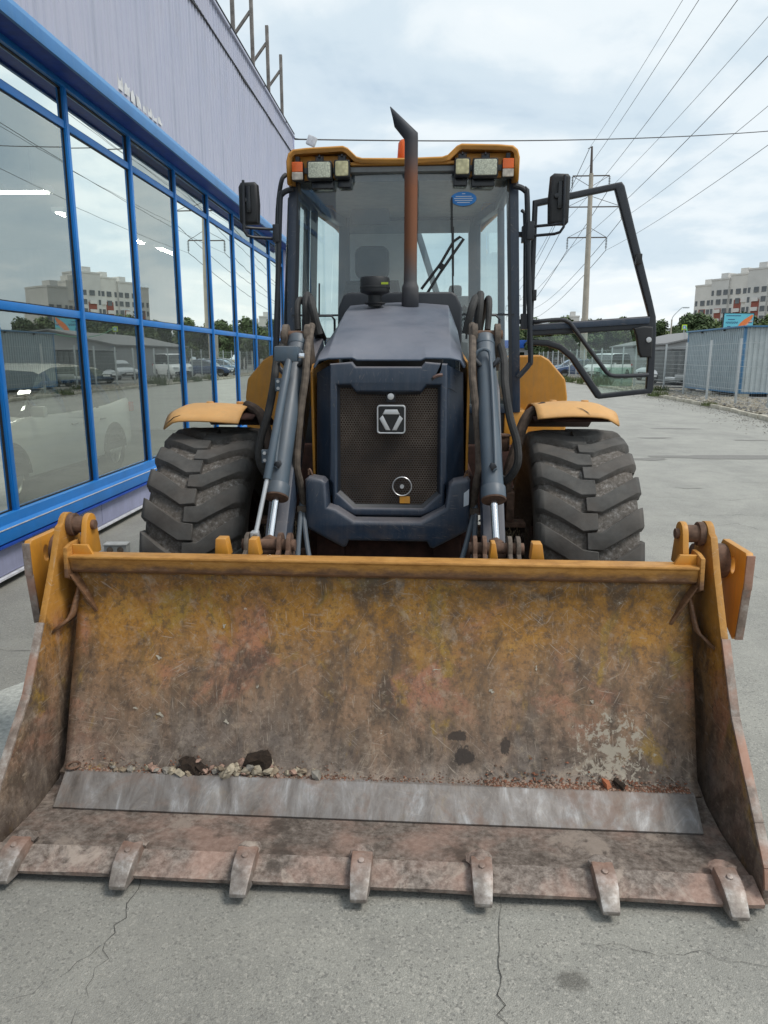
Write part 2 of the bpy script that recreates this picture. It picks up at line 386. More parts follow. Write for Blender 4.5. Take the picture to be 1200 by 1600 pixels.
def bucket_mat(name, steel=0.0, clean=0.0):
    """worn yellow paint over rust; bare where the load slides"""
    t = NT(name); v = t.vec(); z = t.sep(v, 2)
    n_big = t.noise(1.9, 6, .6, v, .5); n_mid = t.noise(6.5, 7, .68, v, .6); n_fin = t.noise(22, 6, .72, v); n_str = t.noise(4.0, 7, .68, t.vec(scale=(2.2, 1, .55), loc=(2, 0, 1)), .5)
    hz = t.math('ADD', z, t.math('ADD', t.math('MULTIPLY', t.math('SUBTRACT', n_big, .5), .55), t.math('MULTIPLY', t.math('SUBTRACT', n_str, .5), .55)))
    A = t.ramp(n_mid, [(.34, (.11,.054,.015)), (.44, (.25,.115,.017)), (.54, (.36,.165,.022)), (.68, (.43,.225,.048))])
    B = t.ramp(n_str, [(.32, (.06,.038,.024)), (.43, (.165,.10,.054)), (.53, (.25,.15,.085)), (.66, (.34,.21,.13))])
    C = t.ramp(n_mid, [(.32, (.095,.072,.06)), (.48, (.175,.138,.112)), (.64, (.27,.22,.18))])
    c = t.mix(t.ramp(hz, [(.15, 0.), (.42, 1.)]), C, B); c = t.mix(t.ramp(hz, [(.46, 0.), (.68, 1.)]), c, A)
    zone = t.ramp(z, [(.22, .25), (.42, 1.), (.70, .9), (.82, .1)])
    c = t.mix(t.math('MULTIPLY', zone, t.ramp(t.noise(2.4, 7, .65, t.vec(loc=(4.2, 0, 1.3)), .7), [(.54, 0.), (.64, .8)])), c, (.40,.175,.105))
    c = t.mix(t.ramp(t.noise(3.6, 7, .68, t.vec(loc=(9, 3, 7), scale=(1.5, 1, .9)), .6), [(.58, 0.), (.66, .75)]), c, (.33,.20,.03))
    c = t.mix(t.ramp(t.noise(3.1, 8, .7, t.vec(loc=(1, 8, 4), scale=(1.4, 1, .7)), 1.0), [(.51, 0.), (.62, .75)]), c, (.06,.043,.03))
    c = t.mix(t.ramp(t.noise(4.4, 8, .74, t.vec(loc=(7, 5, 2), scale=(1.2, 1, .8), rot=(0,.4,0)), .8), [(.57, 0.), (.68, .6)]), c, (.40,.32,.24))
    c = t.mix(t.ramp(n_fin, [(.37, .6), (.47, 0.)]), c, (.075,.05,.035)); c = t.mix(t.ramp(n_fin, [(.56, 0.), (.70, .55)]), c, (.40,.31,.22))
    n_g = t.noise(55, 4, .8, v); c = t.mix(t.ramp(n_g, [(.39, .45), (.46, 0.)]), c, (.07,.05,.035)); c = t.mix(t.ramp(n_g, [(.57, 0.), (.66, .4)]), c, (.42,.34,.26))
    if clean: c = t.mix(t.ramp(t.math('ADD', z, t.math('MULTIPLY', t.math('SUBTRACT', n_mid, .5), .2)), [(.66, 0.), (.74, .9)]), c, t.ramp(n_fin, [(.3, (.38,.17,.025)), (.7, (.54,.26,.05))]))
    # scratches in several directions, each set broken up by a mask
    for k, (rz, thr, sc) in enumerate(((.10, .66, 9), (-.55, .665, 8), (.9, .67, 7), (1.45, .675, 7), (-1.1, .67, 8))):
        s1 = t.noise(sc, 2, .5, t.vec(rot=(0, rz, 0), scale=(24, 1, 1.3), loc=(k*3.7, k, k*1.9)))
        g1 = t.noise(3.2, 4, .6, t.vec(loc=(k*5, 2, 6)))
        c = t.mix(t.math('MULTIPLY', t.ramp(s1, [(thr, 0.), (thr+.03, .5)]), t.ramp(g1, [(.48, 0.), (.60, 1.)])), c, (.46,.38,.30))
    sp = t.ramp(t.noise(19, 6, .8, t.vec(loc=(2,2,9))), [(.675, 0.), (.70, .8)]); c = t.mix(sp, c, (.55,.49,.41))
    if not steel and not clean:
        def spot(cx, cz, rx, rz):
            P = t.vec(loc=(-cx, 0, -cz)); return t.math('SUBTRACT', 1.0, t.math('SQRT', t.math('ADD', t.math('POWER', t.math('MULTIPLY', t.sep(P, 0), 1/rx), 2.), t.math('POWER', t.math('MULTIPLY', t.sep(P, 2), 1/rz), 2.))))
        cm_ = t.math('ADD', t.noise(30, 6, .72, t.vec(scale=(1, 1, .8)), .5), t.math('MULTIPLY', spot(.90, .24, .17, .16), .19)); c = t.mix(t.ramp(cm_, [(.60, 0.), (.635, .85)]), c, (.44,.39,.31))
        for (cx, cz, rx, rz) in ((.325,.285,.05,.025),(.345,.215,.045,.045),(.50,.25,.028,.045)):
            om = t.math('ADD', t.noise(24, 5, .7, v, .6), t.math('MULTIPLY', spot(cx, cz, rx, rz), .55)); c = t.mix(t.ramp(om, [(.62, 0.), (.70, .85)]), c, (.03,.021,.016))
    if steel:
        sv = t.noise(3.2, 7, .72, t.vec(scale=(3.5, 1.5, .9)), .6)
        c = t.mix(steel, c, t.ramp(sv, [(.32, (.11,.10,.094)), (.45, (.21,.195,.185)), (.56, (.30,.29,.285)), (.68, (.50,.51,.52))]))
        c = t.mix(t.ramp(n_mid, [(.52, 0.), (.66, .5)]), c, (.22,.13,.09))
    t.set(c, t.ramp(n_mid, [(.3, .42), (.7, .75)]), .2 if steel else .0)
    t.bump(t.math('ADD', n_fin, t.math('MULTIPLY', n_mid, .8)), .12 if steel else .28, .005); return t.mat
M['bucket'] = bucket_mat('worn_bucket_plate')
M['bucket_side'] = bucket_mat('worn_bucket_side', clean=1.0)
M['wear_steel'] = bucket_mat('bare_wear_steel', .72)
def lip_mat():
    t = NT('muddy_cutting_edge'); v = t.vec()
    a = t.noise(7, 8, .7, v, .6); b = t.noise(3, 6, .6, t.vec(loc=(3,4,5)), .4); f = t.noise(40, 6, .75, v)
    c = t.ramp(f, [(.34, (.075,.058,.048)), (.48, (.18,.147,.125)), (.64, (.32,.275,.24))])
    c = t.mix(t.ramp(b, [(.44, 0.), (.6, .85)]), c, t.ramp(f, [(.3, (.28,.175,.135)), (.7, (.47,.325,.265))]))
    c = t.mix(t.ramp(a, [(.55, 0.), (.62, .7)]), c, (.42,.35,.295))
    c = t.mix(t.ramp(t.noise(5, 7, .7, t.vec(loc=(8,1,1))), [(.55, 0.), (.66, .75)]), c, (.05,.038,.03))
    t.set(c, .8); t.bump(t.math('ADD', a, f), .5, .006); return t.mat
M['lip'] = lip_mat()
M['lip_floor'] = M['lip'].copy(); M['lip_floor'].name = 'dirty_bucket_floor'
def darken(m, k):
    nt = m.node_tree; b = nt.nodes['Principled BSDF']; src = b.inputs['Base Color'].links[0].from_socket; mx = nt.nodes.new('ShaderNodeMix'); mx.data_type = 'RGBA'; mx.inputs[0].default_value = k; mx.inputs[7].default_value = (.045,.034,.026,1); nt.links.new(src, mx.inputs[6]); nt.links.new(mx.outputs[2], b.inputs['Base Color'])
darken(M['lip_floor'], .28)
def edge_mat():
    t = NT('scuffed_plate_edge'); v = t.vec(); f = t.noise(14, 7, .72, v); g_ = t.noise(4, 5, .6, v)
    c = t.ramp(f, [(.32, (.13,.095,.075)), (.5, (.27,.215,.18)), (.66, (.44,.40,.36))]); c = t.mix(t.ramp(g_, [(.5, 0.), (.62, .7)]), c, (.40,.20,.13))
    t.set(c, .6, .1); t.bump(f, .4, .004); return t.mat
M['edge'] = edge_mat()
def tooth_mat():
    t = NT('worn_tooth_steel'); v = t.vec(); f = t.noise(22, 6, .7, v); y = t.sep(v, 1)
    c = t.ramp(f, [(.3, (.13,.105,.09)), (.5, (.26,.23,.205)), (.66, (.44,.42,.40))])
    m = t.math('ADD', y, t.math('MULTIPLY', t.math('SUBTRACT', t.noise(9, 5, .6, v), .5), .22))
    c = t.mix(t.ramp(t.math('SUBTRACT', m, 1.5), [(.44, 0.), (.56, .9)]), c, t.ramp(f, [(.3, (.26,.15,.11)), (.7, (.46,.30,.235))]))
    t.set(c, .5, .3); t.bump(f, .3, .004); return t.mat
M['tooth'] = tooth_mat()
def rim_mat():
    t = NT('scuffed_yellow_rim'); v = t.vec(); f = t.noise(18, 8, .75, t.vec(scale=(.6,1,2))); z = t.sep(v, 2)
    c = t.ramp(f, [(.3, (.30,.13,.025)), (.55, (.52,.255,.06)), (.75, (.60,.33,.12))])
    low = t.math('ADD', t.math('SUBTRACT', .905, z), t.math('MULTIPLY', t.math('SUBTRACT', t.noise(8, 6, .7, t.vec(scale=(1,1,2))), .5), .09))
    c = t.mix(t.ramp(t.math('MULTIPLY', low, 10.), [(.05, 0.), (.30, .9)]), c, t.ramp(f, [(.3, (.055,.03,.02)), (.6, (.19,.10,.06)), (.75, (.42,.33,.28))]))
    c = t.mix(t.ramp(t.noise(9, 8, .8, t.vec(loc=(4,4,4))), [(.66, 0.), (.69, .9)]), c, (.5,.44,.36))
    t.set(c, .55); t.bump(f, .3, .004); return t.mat
M['rim'] = rim_mat()
def exhaust_mat():
    t = NT('heat_rusted_exhaust'); v = t.vec(); z = t.math('ADD', t.sep(v, 2), t.math('MULTIPLY', t.noise(6, 5, .6, v), .18))
    k = t.math('MULTIPLY', t.math('SUBTRACT', z, 2.0), 1.0)
    c = t.ramp(k, [(.0, (.085,.09,.10)), (.22, (.09,.085,.085)), (.40, (.19,.075,.032)), (.72, (.21,.072,.028)), (.86, (.075,.06,.058)), (1., (.045,.05,.06))])
    t.set(c, .6, .15); t.bump(t.noise(70, 4, .7, v), .15, .003); return t.mat
M['exhaust'] = exhaust_mat()

# ================================================================== SETTING: ground, road, verge, kerb
def asphalt():
    t = NT('weathered_asphalt'); v = t.vec('World')
    big = t.noise(.35, 5, .6, v); mid = t.noise(2.6, 6, .65, v); agg = t.voro(230, v); spk = t.noise(260, 2, .6, v); v2 = t.voro(150, v, 'F1', 'Color')
    base = t.ramp(agg, [(.1, (.365,.357,.318)), (.35, (.325,.318,.283)), (.7, (.255,.25,.223))])
    base = t.mix(t.ramp(big, [(.35, 0.), (.65, .45)]), base, (.385,.378,.335))
    base = t.mix(t.ramp(mid, [(.42, 0.), (.62, .28)]), base, (.16,.157,.147))
    st = t.sep(v2, 0)
    base = t.mix(t.ramp(st, [(.86, 0.), (.92, .55)]), base, (.46,.44,.39))
    base = t.mix(t.ramp(st, [(.06, .5), (.12, 0.)]), base, (.11,.107,.10))
    dn = t.ramp(t.noise(1.1, 6, .7, t.vec('World', loc=(3, 9, 0))), [(.5, 0.), (.68, .5)]); base = t.mix(dn, base, (.37,.36,.32))
    # soft oil stain with darker specks
    P = t.vec('World', loc=(-.425, -1.69, 0)); wob = t.math('MULTIPLY', t.noise(38, 4, .65, v), .9)
    q = t.math('SQRT', t.math('ADD', t.math('POWER', t.math('MULTIPLY', t.sep(P, 0), 17.), 2.), t.math('POWER', t.math('MULTIPLY', t.sep(P, 1), 23.), 2.)))
    base = t.mix(t.ramp(t.math('MULTIPLY', t.math('ADD', q, wob), .5), [(.48, .62), (.72, 0.)]), base, (.075,.07,.06))
    sm_ = t.ramp(t.noise(.8, 6, .68, t.vec('World', scale=(1, .45, 1), loc=(5, 2, 0)), .4), [(.46, 0.), (.62, .3)]); base = t.mix(sm_, base, (.17,.165,.15))
    t.set(base, .62); t.bump(t.math('ADD', agg, t.math('MULTIPLY', spk, .4)), .35, .005); return t.mat
M['asphalt'] = asphalt()
M['patch'] = simple('darker_asphalt_patch', (.205,.20,.185), .9, var=.3, sc=40, bump=.7, bsc=160)
M['stain'] = simple('oil_stain', (.155,.15,.132), .7, var=.3, sc=60, bump=.5, bsc=160)
M['crack'] = simple('crack_dark', (.035,.033,.03), 1., var=.3)
M['dirt'] = simple('dry_dirt', (.22,.195,.15), .95, var=.35, sc=3, bump=.6, bsc=25)
M['gravel'] = simple('gravel_stone', (.33,.31,.27), .9, var=.4, sc=9, bump=.4)
M['gravel_dark'] = simple('grey_gravel_stone', (.17,.165,.155), .9, var=.4, sc=9, bump=.4)
M['kerb'] = simple('old_concrete_kerb', (.42,.39,.32), .9, var=.3, sc=5, bump=.6, bsc=40)
M['paint_line'] = simple('faded_road_paint', (.48,.49,.45), .8, var=.3, sc=40, bump=.4, bsc=160)

KERB = [(7.2,-25),(7.6,0),(8.0,10),(9.0,18.2),(9.85,24),(10.2,31),(10.4,38),(10.3,46),(10.2,55),(10.2,75),(10.4,150)]
def kx(y):
    for (x0,y0),(x1,y1) in zip(KERB, KERB[1:]):
        if y0 <= y <= y1: return x0+(x1-x0)*(y-y0)/(y1-y0)
    return KERB[0][0] if y < KERB[0][1] else KERB[-1][0]
g = MB(); N = 12
g.grid([[(-900+1800*i/N, -900+1800*j/N, -.03) for i in range(N+1)] for j in range(N+1)])
tag(g.build('ground', M['dirt']), kind='structure')
road = MB(); road.add([(x+.05, y, 0) for x, y in KERB]+[(-14, 150, 0), (-14, 17.5, 0), (-3.6, 17.5, 0), (-3.6, -25, 0)], [tuple(range(len(KERB)+4))])
tag(road.build('road', M['asphalt']), kind='structure')
vg = MB(); vg.grid([[(kx(y)+dx, y, z) for dx, z in ((.14,.05),(.8,.1),(3.2,.1))] for y in range(-25, 151, 5)])
tag(vg.build('verge', M['dirt']), kind='structure')
lot = MB(); lot.grid([[(kx(y)+dx, y, z) for dx, z in ((3.2,.104),(60,.1))] for y in range(-25, 151, 5)])
tag(lot.build('car_park', simple('car_park_asphalt', (.2,.195,.18), .9, var=.25, sc=.6)), kind='structure')
# kerb stones one by one
ks = MB(); ks.box((0,0,.045), (.14,.97,.17)); km = ks.mesh('kerb_stone', M['kerb'], bevel=.015)
kerb = tag(empty('kerb', (kx(18),18,0)), kind='structure')
y = 3.0; rk = random.Random(4)
while y < 96:
    x0, x1 = kx(y), kx(y+1.0)
    o = link('kerb_stone', km, kerb); o.location = ((x0+x1)/2+.07-kx(18)+rk.uniform(-.02,.02), y+.5-18, rk.uniform(-.03,.012)); o.rotation_euler = (rk.uniform(-.02,.02), rk.uniform(-.05,.05), -math.atan2(x1-x0, 1.0)+rk.uniform(-.015,.015))
    y += 1.0

def irregular(cx, cy, rx, ry, z, seed, n=26, amp=.3):
    rnd = random.Random(seed); ph = [rnd.uniform(0, 6.28) for _ in range(5)]
    pts = []
    for k in range(n):
        t = 2*math.pi*k/n; r = 1+amp*(.5*math.sin(2*t+ph[0])+.35*math.sin(3*t+ph[1])+.3*math.sin(5*t+ph[2])+.25*math.sin(9*t+ph[3]))
        pts.append((cx+rx*r*math.cos(t), cy+ry*r*math.sin(t), z))
    return pts
for i, (cx, cy, rx, ry) in enumerate(((3.75,12.35,.42,.14),(5.3,12.7,1.15,.3),(4.95,15.75,.36,.13),(6.1,17.9,.5,.17),(6.8,15.4,.3,.1),(3.5,20.5,.5,.15))):
    p = MB(); p.add(irregular(cx, cy, rx, ry, .004, i), [tuple(range(26))]); tag(p.build('asphalt_patch', M['patch']), kind='structure')
def crack(name, pts, w0, seed, step=.03):
    rnd = random.Random(seed); m = MB(); P = []
    for (a, b) in zip(pts, pts[1:]):
        A = Vector((*a, 0)); B = Vector((*b, 0)); n = max(2, int((B-A).length/step)); d = (B-A).normalized(); s_ = Vector((-d.y, d.x, 0))
        for k in range(n): P.append(A.lerp(B, k/n)+s_*rnd.gauss(0, step*.28))
    P.append(Vector((*pts[-1], 0))); rows = []
    for i, q in enumerate(P):
        d = (P[min(i+1, len(P)-1)]-P[max(0, i-1)]).normalized(); s_ = Vector((-d.y, d.x, 0)); ww = w0*.36*rnd.uniform(.25, 1.4)*(.3+.7*math.sin(math.pi*min(1, max(.04, (i+.5)/len(P)))))
        rows.append([(q.x-s_.x*ww, q.y-s_.y*ww, .0035), (q.x+s_.x*ww, q.y+s_.y*ww, .0035)])
    m.grid(rows); tag(m.build(name, M['crack'], norm=False), kind='structure')
CR = [([(-.95,2.3),(-.92,1.99),(-.915,1.78),(-.885,1.56),(-.9,1.3)],.0022),([(-.91,1.78),(-1.0,1.62),(-1.12,1.5)],.0014),
 ([(.26,2.3),(.25,1.92),(.225,1.75),(.22,1.57),(.23,1.2)],.0032),([(.46,1.84),(.66,1.80),(.82,1.79),(1.05,1.765)],.002),
 ([(2.2,7.85),(2.7,7.8),(3.3,7.86),(4.4,7.8),(6.5,7.9)],.006),([(3.0,7.3),(3.25,7.45),(3.4,7.1)],.006),([(1.35,3.56),(1.75,3.52),(2.4,3.5),(3.6,3.55)],.003),
 ([(-3.1,3.8),(-2.5,3.83),(-2.2,3.83),(-1.9,3.8)],.004),([(1.6,5.0),(2.3,5.1),(3.1,4.85),(4.5,5.0)],.003),([(2.2,5.9),(2.6,5.6),(2.7,5.35)],.004),([(2.0,6.4),(3.2,6.5),(4.4,6.2),(5.8,6.4)],.005),
 ([(2.9,8.9),(3.6,8.7),(4.2,8.9)],.007),([(3.8,10.2),(4.6,10.0),(5.6,10.3)],.008),([(3.3,9.6),(3.45,9.5),(3.7,9.55)],.02),([(4.9,10.4),(5.1,10.35)],.02),([(-3.1,5.3),(-2.6,5.2),(-2.2,5.3)],.004),
 ([(2.3,6.9),(2.6,6.6)],.006),([(3.5,6.1),(3.9,5.8)],.005)]
for i, (pts, w0) in enumerate(CR): crack('asphalt_crack', pts, w0, 50+i, .03 if w0 < .004 else .06)
pl = MB(); pl.add([(-3.05,2.35,.004),(-1.72,2.55,.004),(-1.9,3.05,.004),(-1.97,3.32,.004),(-2.1,3.42,.004),(-2.3,3.1,.004),(-3.05,2.75,.004)], [tuple(range(7))])
tag(pl.build('painted_marking', M['paint_line']), kind='structure')

# loose gravel along the kerb
def gravel(name, n, fx, r0, r1, seed, mats, zf):
    rnd = random.Random(seed); m = MB()
    base = [(1,0,0),(-1,0,0),(0,1,0),(0,-1,0),(0,0,1),(0,0,-.6)]; fs = [(0,2,4),(2,1,4),(1,3,4),(3,0,4),(2,0,5),(1,2,5),(3,1,5),(0,3,5)]
    for _ in range(n):
        x, y = fx(rnd); r = rnd.uniform(r0, r1)*(1+.4*rnd.random()**4); a = rnd.uniform(0, 6.28); ca, sa = math.cos(a), math.sin(a)
        vs_ = []
        for q in base:
            qx, qy, qz = q[0]*r*rnd.uniform(.7,1.3), q[1]*r*rnd.uniform(.6,1.2), q[2]*r*rnd.uniform(.5,.9)
            vs_.append((x+ca*qx-sa*qy, y+sa*qx+ca*qy, zf(x, y)+qz+r*.25))
        m.add(vs_, fs, rnd.randrange(len(mats)))
    o = m.build(name, mats, weld=False, sharp=10, norm=False); return o
def gx(rnd):
    y = 8+54*rnd.random()**1.6; return kx(y)+rnd.uniform(.2, 3.0), y
tag(gravel('verge_gravel', 5200, gx, .025, .075, 3, [M['gravel'], M['gravel_dark'], M['dirt']], lambda x, y: .08), 'loose grey gravel along the kerb and under the wire fence', 'gravel', kind='stuff')
def gx2(rnd):
    y = 8+34*rnd.random(); return kx(y)-abs(rnd.gauss(0, .55)), y
tag(gravel('road_grit', 2200, gx2, .008, .022, 5, [M['gravel'], M['gravel_dark']], lambda x, y: 0), 'fine grit washed onto the road beside the kerb', 'grit', kind='stuff')
def gx3(rnd): return rnd.uniform(-1.6, 2.2), rnd.uniform(1.1, 6.0)
tag(gravel('pebble_specks', 260, gx3, .0015, .004, 8, [M['gravel'], M['gravel_dark']], lambda x, y: 0), 'tiny pale pebbles scattered on the near asphalt', 'grit', kind='stuff')

# ================================================================== SHOWROOM BUILDING
def cladding():
    t = NT('mauve_profiled_sheet'); v = t.vec()
    st = t.noise(3, 6, .65, t.vec(scale=(1, 3.2, .16))); bl = t.noise(.8, 5, .6, v)
    c = t.ramp(bl, [(.3, (.40,.425,.55)), (.7, (.47,.485,.59))])
    c = t.mix(t.ramp(st, [(.48, 0.), (.70, .7)]), c, (.33,.36,.45))
    c = t.mix(t.ramp(t.noise(.9, 4, .55, t.vec(loc=(4,1,2))), [(.55, 0.), (.7, .35)]), c, (.42,.40,.43))
    c = t.mix(t.ramp(t.noise(9, 4, .6, t.vec(scale=(1,1.6,.7), loc=(1,3,3))), [(.735, 0.), (.75, .85)]), c, (.10,.10,.13))
    t.set(c, .55); return t.mat
M['clad'] = cladding()
M['blue'] = dusty('blue_frame_paint', (.005,.19,.60), .36, (.06,.26,.56), .35, .1, sc=3)
M['fascia'] = dusty('sky_paled_blue_flashing', (.035,.20,.50), .4, (.16,.33,.50), .8, .3, sc=3)  # paler blue on upward faces: sky reflection put into the colour
M['navy_soffit'] = simple('blue_soffit', (.006,.055,.34), .55, var=.2)  # darker copy of the blue paint, underside shade put into the colour
M['plinth'] = dusty('mauve_plinth_panel', (.36,.38,.56), .5, (.22,.22,.27), .2, .2, sc=3)
M['trim_white'] = simple('pale_drip_edge', (.62,.63,.66), .5, var=.2)
M['galv'] = simple('weathered_steel_tube', (.20,.18,.165), .6, .4, var=.45, sc=8)
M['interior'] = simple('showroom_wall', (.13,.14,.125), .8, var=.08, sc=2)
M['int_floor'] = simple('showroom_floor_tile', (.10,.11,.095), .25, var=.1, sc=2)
M['peel'] = simple('bare_primer', (.66,.67,.68), .8, var=.2)
M['sealant'] = simple('black_gasket', (.012,.013,.016), .6)

XF = -3.2; MUL = [5.29+1.39*k for k in range(-6, 9)]; Y0, Y1 = MUL[0], 16.9
bld = tag(empty('showroom_building', (-6.2, 7.0, 0)), 'car showroom with blue framed mirror glazing and mauve corrugated upper wall', 'building')
BO = Vector((6.2, -7.0, 0))          # parts are modelled in world metres
def bp(mb, name, mat, parent=bld, **k):
    o = mb.build(name, mat, parent, **k); o.location = BO if parent is bld else (0,0,0); return o
ZT = (2.07, 3.67, 3.99)
# mullions
mm = MB(); mm.bx(-.03, .042, -.036, .036, .48, 3.99); mm.bx(.042, .048, -.024, .024, .48, 3.985); mmesh = mm.mesh('mullion', M['blue'], bevel=.006)
for y in MUL:
    o = link('mullion', mmesh, bld); o.location = BO+Vector((XF, y, 0))
# transoms, one per bay and level
tm = MB(); tm.bx(-.03, .036, .037, 1.353, -.033, .033); tmesh = tm.mesh('transom', M['blue'], bevel=.006)
for y in MUL[:-1]:
    for z in ZT[:2]:
        o = link('transom', tmesh, bld); o.location = BO+Vector((XF, y, z))
hd = MB(); hd.bx(XF-.05, XF+.055, Y0, Y1, 3.97, 4.02); bp(hd, 'head_rail', M['blue'], bevel=.005)
# panes and their gaskets
rp = random.Random(12)
for i, y in enumerate(MUL[:-1]):
    for z0, z1 in ((.53, 2.038), (2.102, 3.638), (3.702, 3.968)):
        a = rp.gauss(0, .0016); b = rp.gauss(0, .0016)
        pm = MB(); rows = []
        pts = lambda q, zz: (XF+.012+a*(q-y-.7)+b*(zz-z0), q, zz)
        pm.add([pts(y+.03, z0), pts(y+1.36, z0), pts(y+1.36, z1), pts(y+.03, z1)], [(0,1,2,3)])
        gp = bp(pm, 'glass_pane', M['show_glass'])
        gk = MB()
        for (ya, yb, za, zb) in ((y+.034,y+.046,z0,z1),(y+1.344,y+1.356,z0,z1),(y+.046,y+1.344,z0-.002,z0+.010),(y+.046,y+1.344,z1-.010,z1+.002)): gk.bx(XF+.014, XF+.022, ya, yb, za, zb)
        bp(gk, 'gasket', M['sealant'], gp)
# sill
sl = MB(); sl.prism([(XF-.06,.53),(XF+.07,.53),(XF+.07,.455),(XF+.10,.44),(XF+.10,.335),(XF+.085,.33),(XF-.06,.33)], 'y', Y0, Y1)
bp(sl, 'sill', M['blue'], bevel=.004)
s2 = MB(); s2.bx(XF+.1005, XF+.104, Y0, Y1, .432, .440); bp(s2, 'sill_bright_edge', M['trim_white'])
s3 = MB(); s3.prism([(XF-.02,.33),(XF+.11,.322),(XF+.112,.305),(XF-.02,.305)], 'y', Y0, Y1); bp(s3, 'sill_flashing', M['navy_soffit'])
# plinth panels
for k in range(len(MUL)-1):
    y = MUL[k]; q = MB(); q.bx(XF-.05, XF+.06, y+.004, y+1.386, .085, .304); bp(q, 'plinth_panel', M['plinth'], bevel=.004)
q = MB(); q.bx(XF-.05, XF+.06, MUL[-1]+.004, Y1, .085, 4.02); bp(q, 'corner_pier', M['plinth'], bevel=.004)
q = MB(); q.prism([(XF+.0,.082),(XF+.085,.075),(XF+.085,.06),(XF,.06)], 'y', Y0, Y1); bp(q, 'plinth_drip_edge', M['trim_white'])
q = MB(); q.bx(XF-.2, XF-.02, Y0, Y1, -.02, .31); bp(q, 'footing', M['black'])
# soffit and fascia
q = MB(); q.bx(XF-.05, -2.945, Y0, Y1, 4.021, 4.05); bp(q, 'soffit', M['navy_soffit'])
q = MB(); q.prism([(-2.944,4.0),(-2.915,4.0),(-2.915,4.10),(-2.965,4.175),(-2.985,4.175),(-2.944,4.10)], 'y', Y0, Y1); bp(q, 'fascia', M['fascia'], bevel=.003)
# corrugated upper wall, sheet by sheet
XC = -2.975
def corr(n, per, z0, z1, name='cladding_sheet', mat=None, dep=.010):
    m = MB(); pts = []
    for k in range(n):
        for dy, dx in ((0,0),(.5*per,0),(.58*per,dep),(.92*per,dep)): pts.append((dx, k*per+dy))
    pts.append((0, n*per)); m.grid([[(x, y, z0) for x, y in pts], [(x, y, z1) for x, y in pts]])
    return m.mesh(name, mat or M['clad'], sharp=20)
cm = corr(8, .13, 4.16, 6.06); pm_ = corr(8, .13, 6.06, 6.40, 'parapet_sheet')
y = Y1-1.04; k = 0
while y > Y0-1.2:
    o = link('cladding_sheet', cm, bld); o.location = BO+Vector((XC+rp.uniform(0,.004), y, 0))
    o = link('parapet_sheet', pm_, bld); o.location = BO+Vector((XC+.02+rp.uniform(-.004,.004), y, 0))
    y -= 1.04; k += 1
q = MB(); q.bx(XC+.015, XC+.026, Y0, Y1, 6.045, 6.062); bp(q, 'shadow_gap', M['sealant'])
q = MB()
for a, b, s_ in ((8.9, 10.4, .05), (11.9, 13.2, .035), (14.3, 14.9, .03)): q.add([(XC+.03, a, 6.05), (XC+.03, (a+b)/2, 6.05-s_), (XC+.03, b, 6.05)], [(0,1,2)])
bp(q, 'torn_flashing_gap', M['sealant'])
q = MB(); q.bx(XC-.1, XC+.06, Y0, Y1+.05, 6.40, 6.44); bp(q, 'parapet_cap', M['clad'], bevel=.006)
q = MB(); q.tube([(XC+.05, Y0, 6.47), (XC+.05, Y1, 6.47)], .014, 6)
for y in (5.5, 8.5, 11.6, 13.9, 15.9): q.tube([(XC-.05, y, 6.44), (XC+.05, y, 6.47), (XC+.07, y, 6.40)], .008, 5)
bp(q, 'lightning_rod_cable', M['black'])
q = MB(); q.bx(-10.2, XC-.01, Y0, Y1-.02, 6.1, 6.2); bp(q, 'roof_slab', M['black'])
q = MB(); q.bx(-10.2, XC+.01, Y1-.02, Y1+.02, .0, 6.40); bp(q, 'end_wall', M['clad'])
q = MB(); q.bx(XC-.02, XC+.04, Y1-.06, Y1+.06, 4.05, 6.40); bp(q, 'corner_trim', M['plinth'], bevel=.005)
# peeled paint on the lower edge of the wall
for i in range(8):
    q = MB(); yy = 7.45+.15*i; w2 = rp.uniform(.045,.07); z0 = 4.19+rp.uniform(0,.02); tops = [z0+max(.025, .11-.008*i+rp.uniform(-.05,.035)) for _ in range(6)]
    pts = [(yy-w2, z0), (yy+w2, z0+rp.uniform(-.01,.015))]+[(yy+w2-2*w2*k/5+rp.uniform(-.008,.008), tops[k]) for k in range(6)]
    q.add([(XC+.0125, a, b) for a, b in pts], [tuple(range(8))]); bp(q, 'peeled_paint', M['peel'])
# interior
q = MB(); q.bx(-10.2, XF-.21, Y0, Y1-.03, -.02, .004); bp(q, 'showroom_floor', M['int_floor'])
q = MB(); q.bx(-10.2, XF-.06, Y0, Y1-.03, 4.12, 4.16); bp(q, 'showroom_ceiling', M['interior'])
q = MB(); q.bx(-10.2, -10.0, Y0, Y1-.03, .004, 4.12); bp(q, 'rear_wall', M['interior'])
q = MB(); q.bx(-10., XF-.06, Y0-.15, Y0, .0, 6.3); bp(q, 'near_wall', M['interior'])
def emis(name, c, st):
    t = NT(name); t.set((.8,.8,.8), .5); t.b.inputs['Emission Color'].default_value = (*c, 1); t.b.inputs['Emission Strength'].default_value = st; return t.mat
M['tube'] = emis('lit_fluorescent_tube', (1,.97,.9), 42.0)
lm_ = MB(); lm_.bx(-.09, .09, -.62, .62, 0, .07); lbody = lm_.mesh('housing', M['trim_white'], bevel=.01)
lt_ = MB(); lt_.bx(-.05, .05, -.58, .58, -.012, .0); ltube = lt_.mesh('diffuser', M['tube'])
spots = [(-5.1,8.9,0,'nearest the camera'),(-5.0,10.7,1,'second from the camera'),(-4.9,12.2,1,'third from the camera'),(-4.8,13.9,1,'farthest from the camera')]
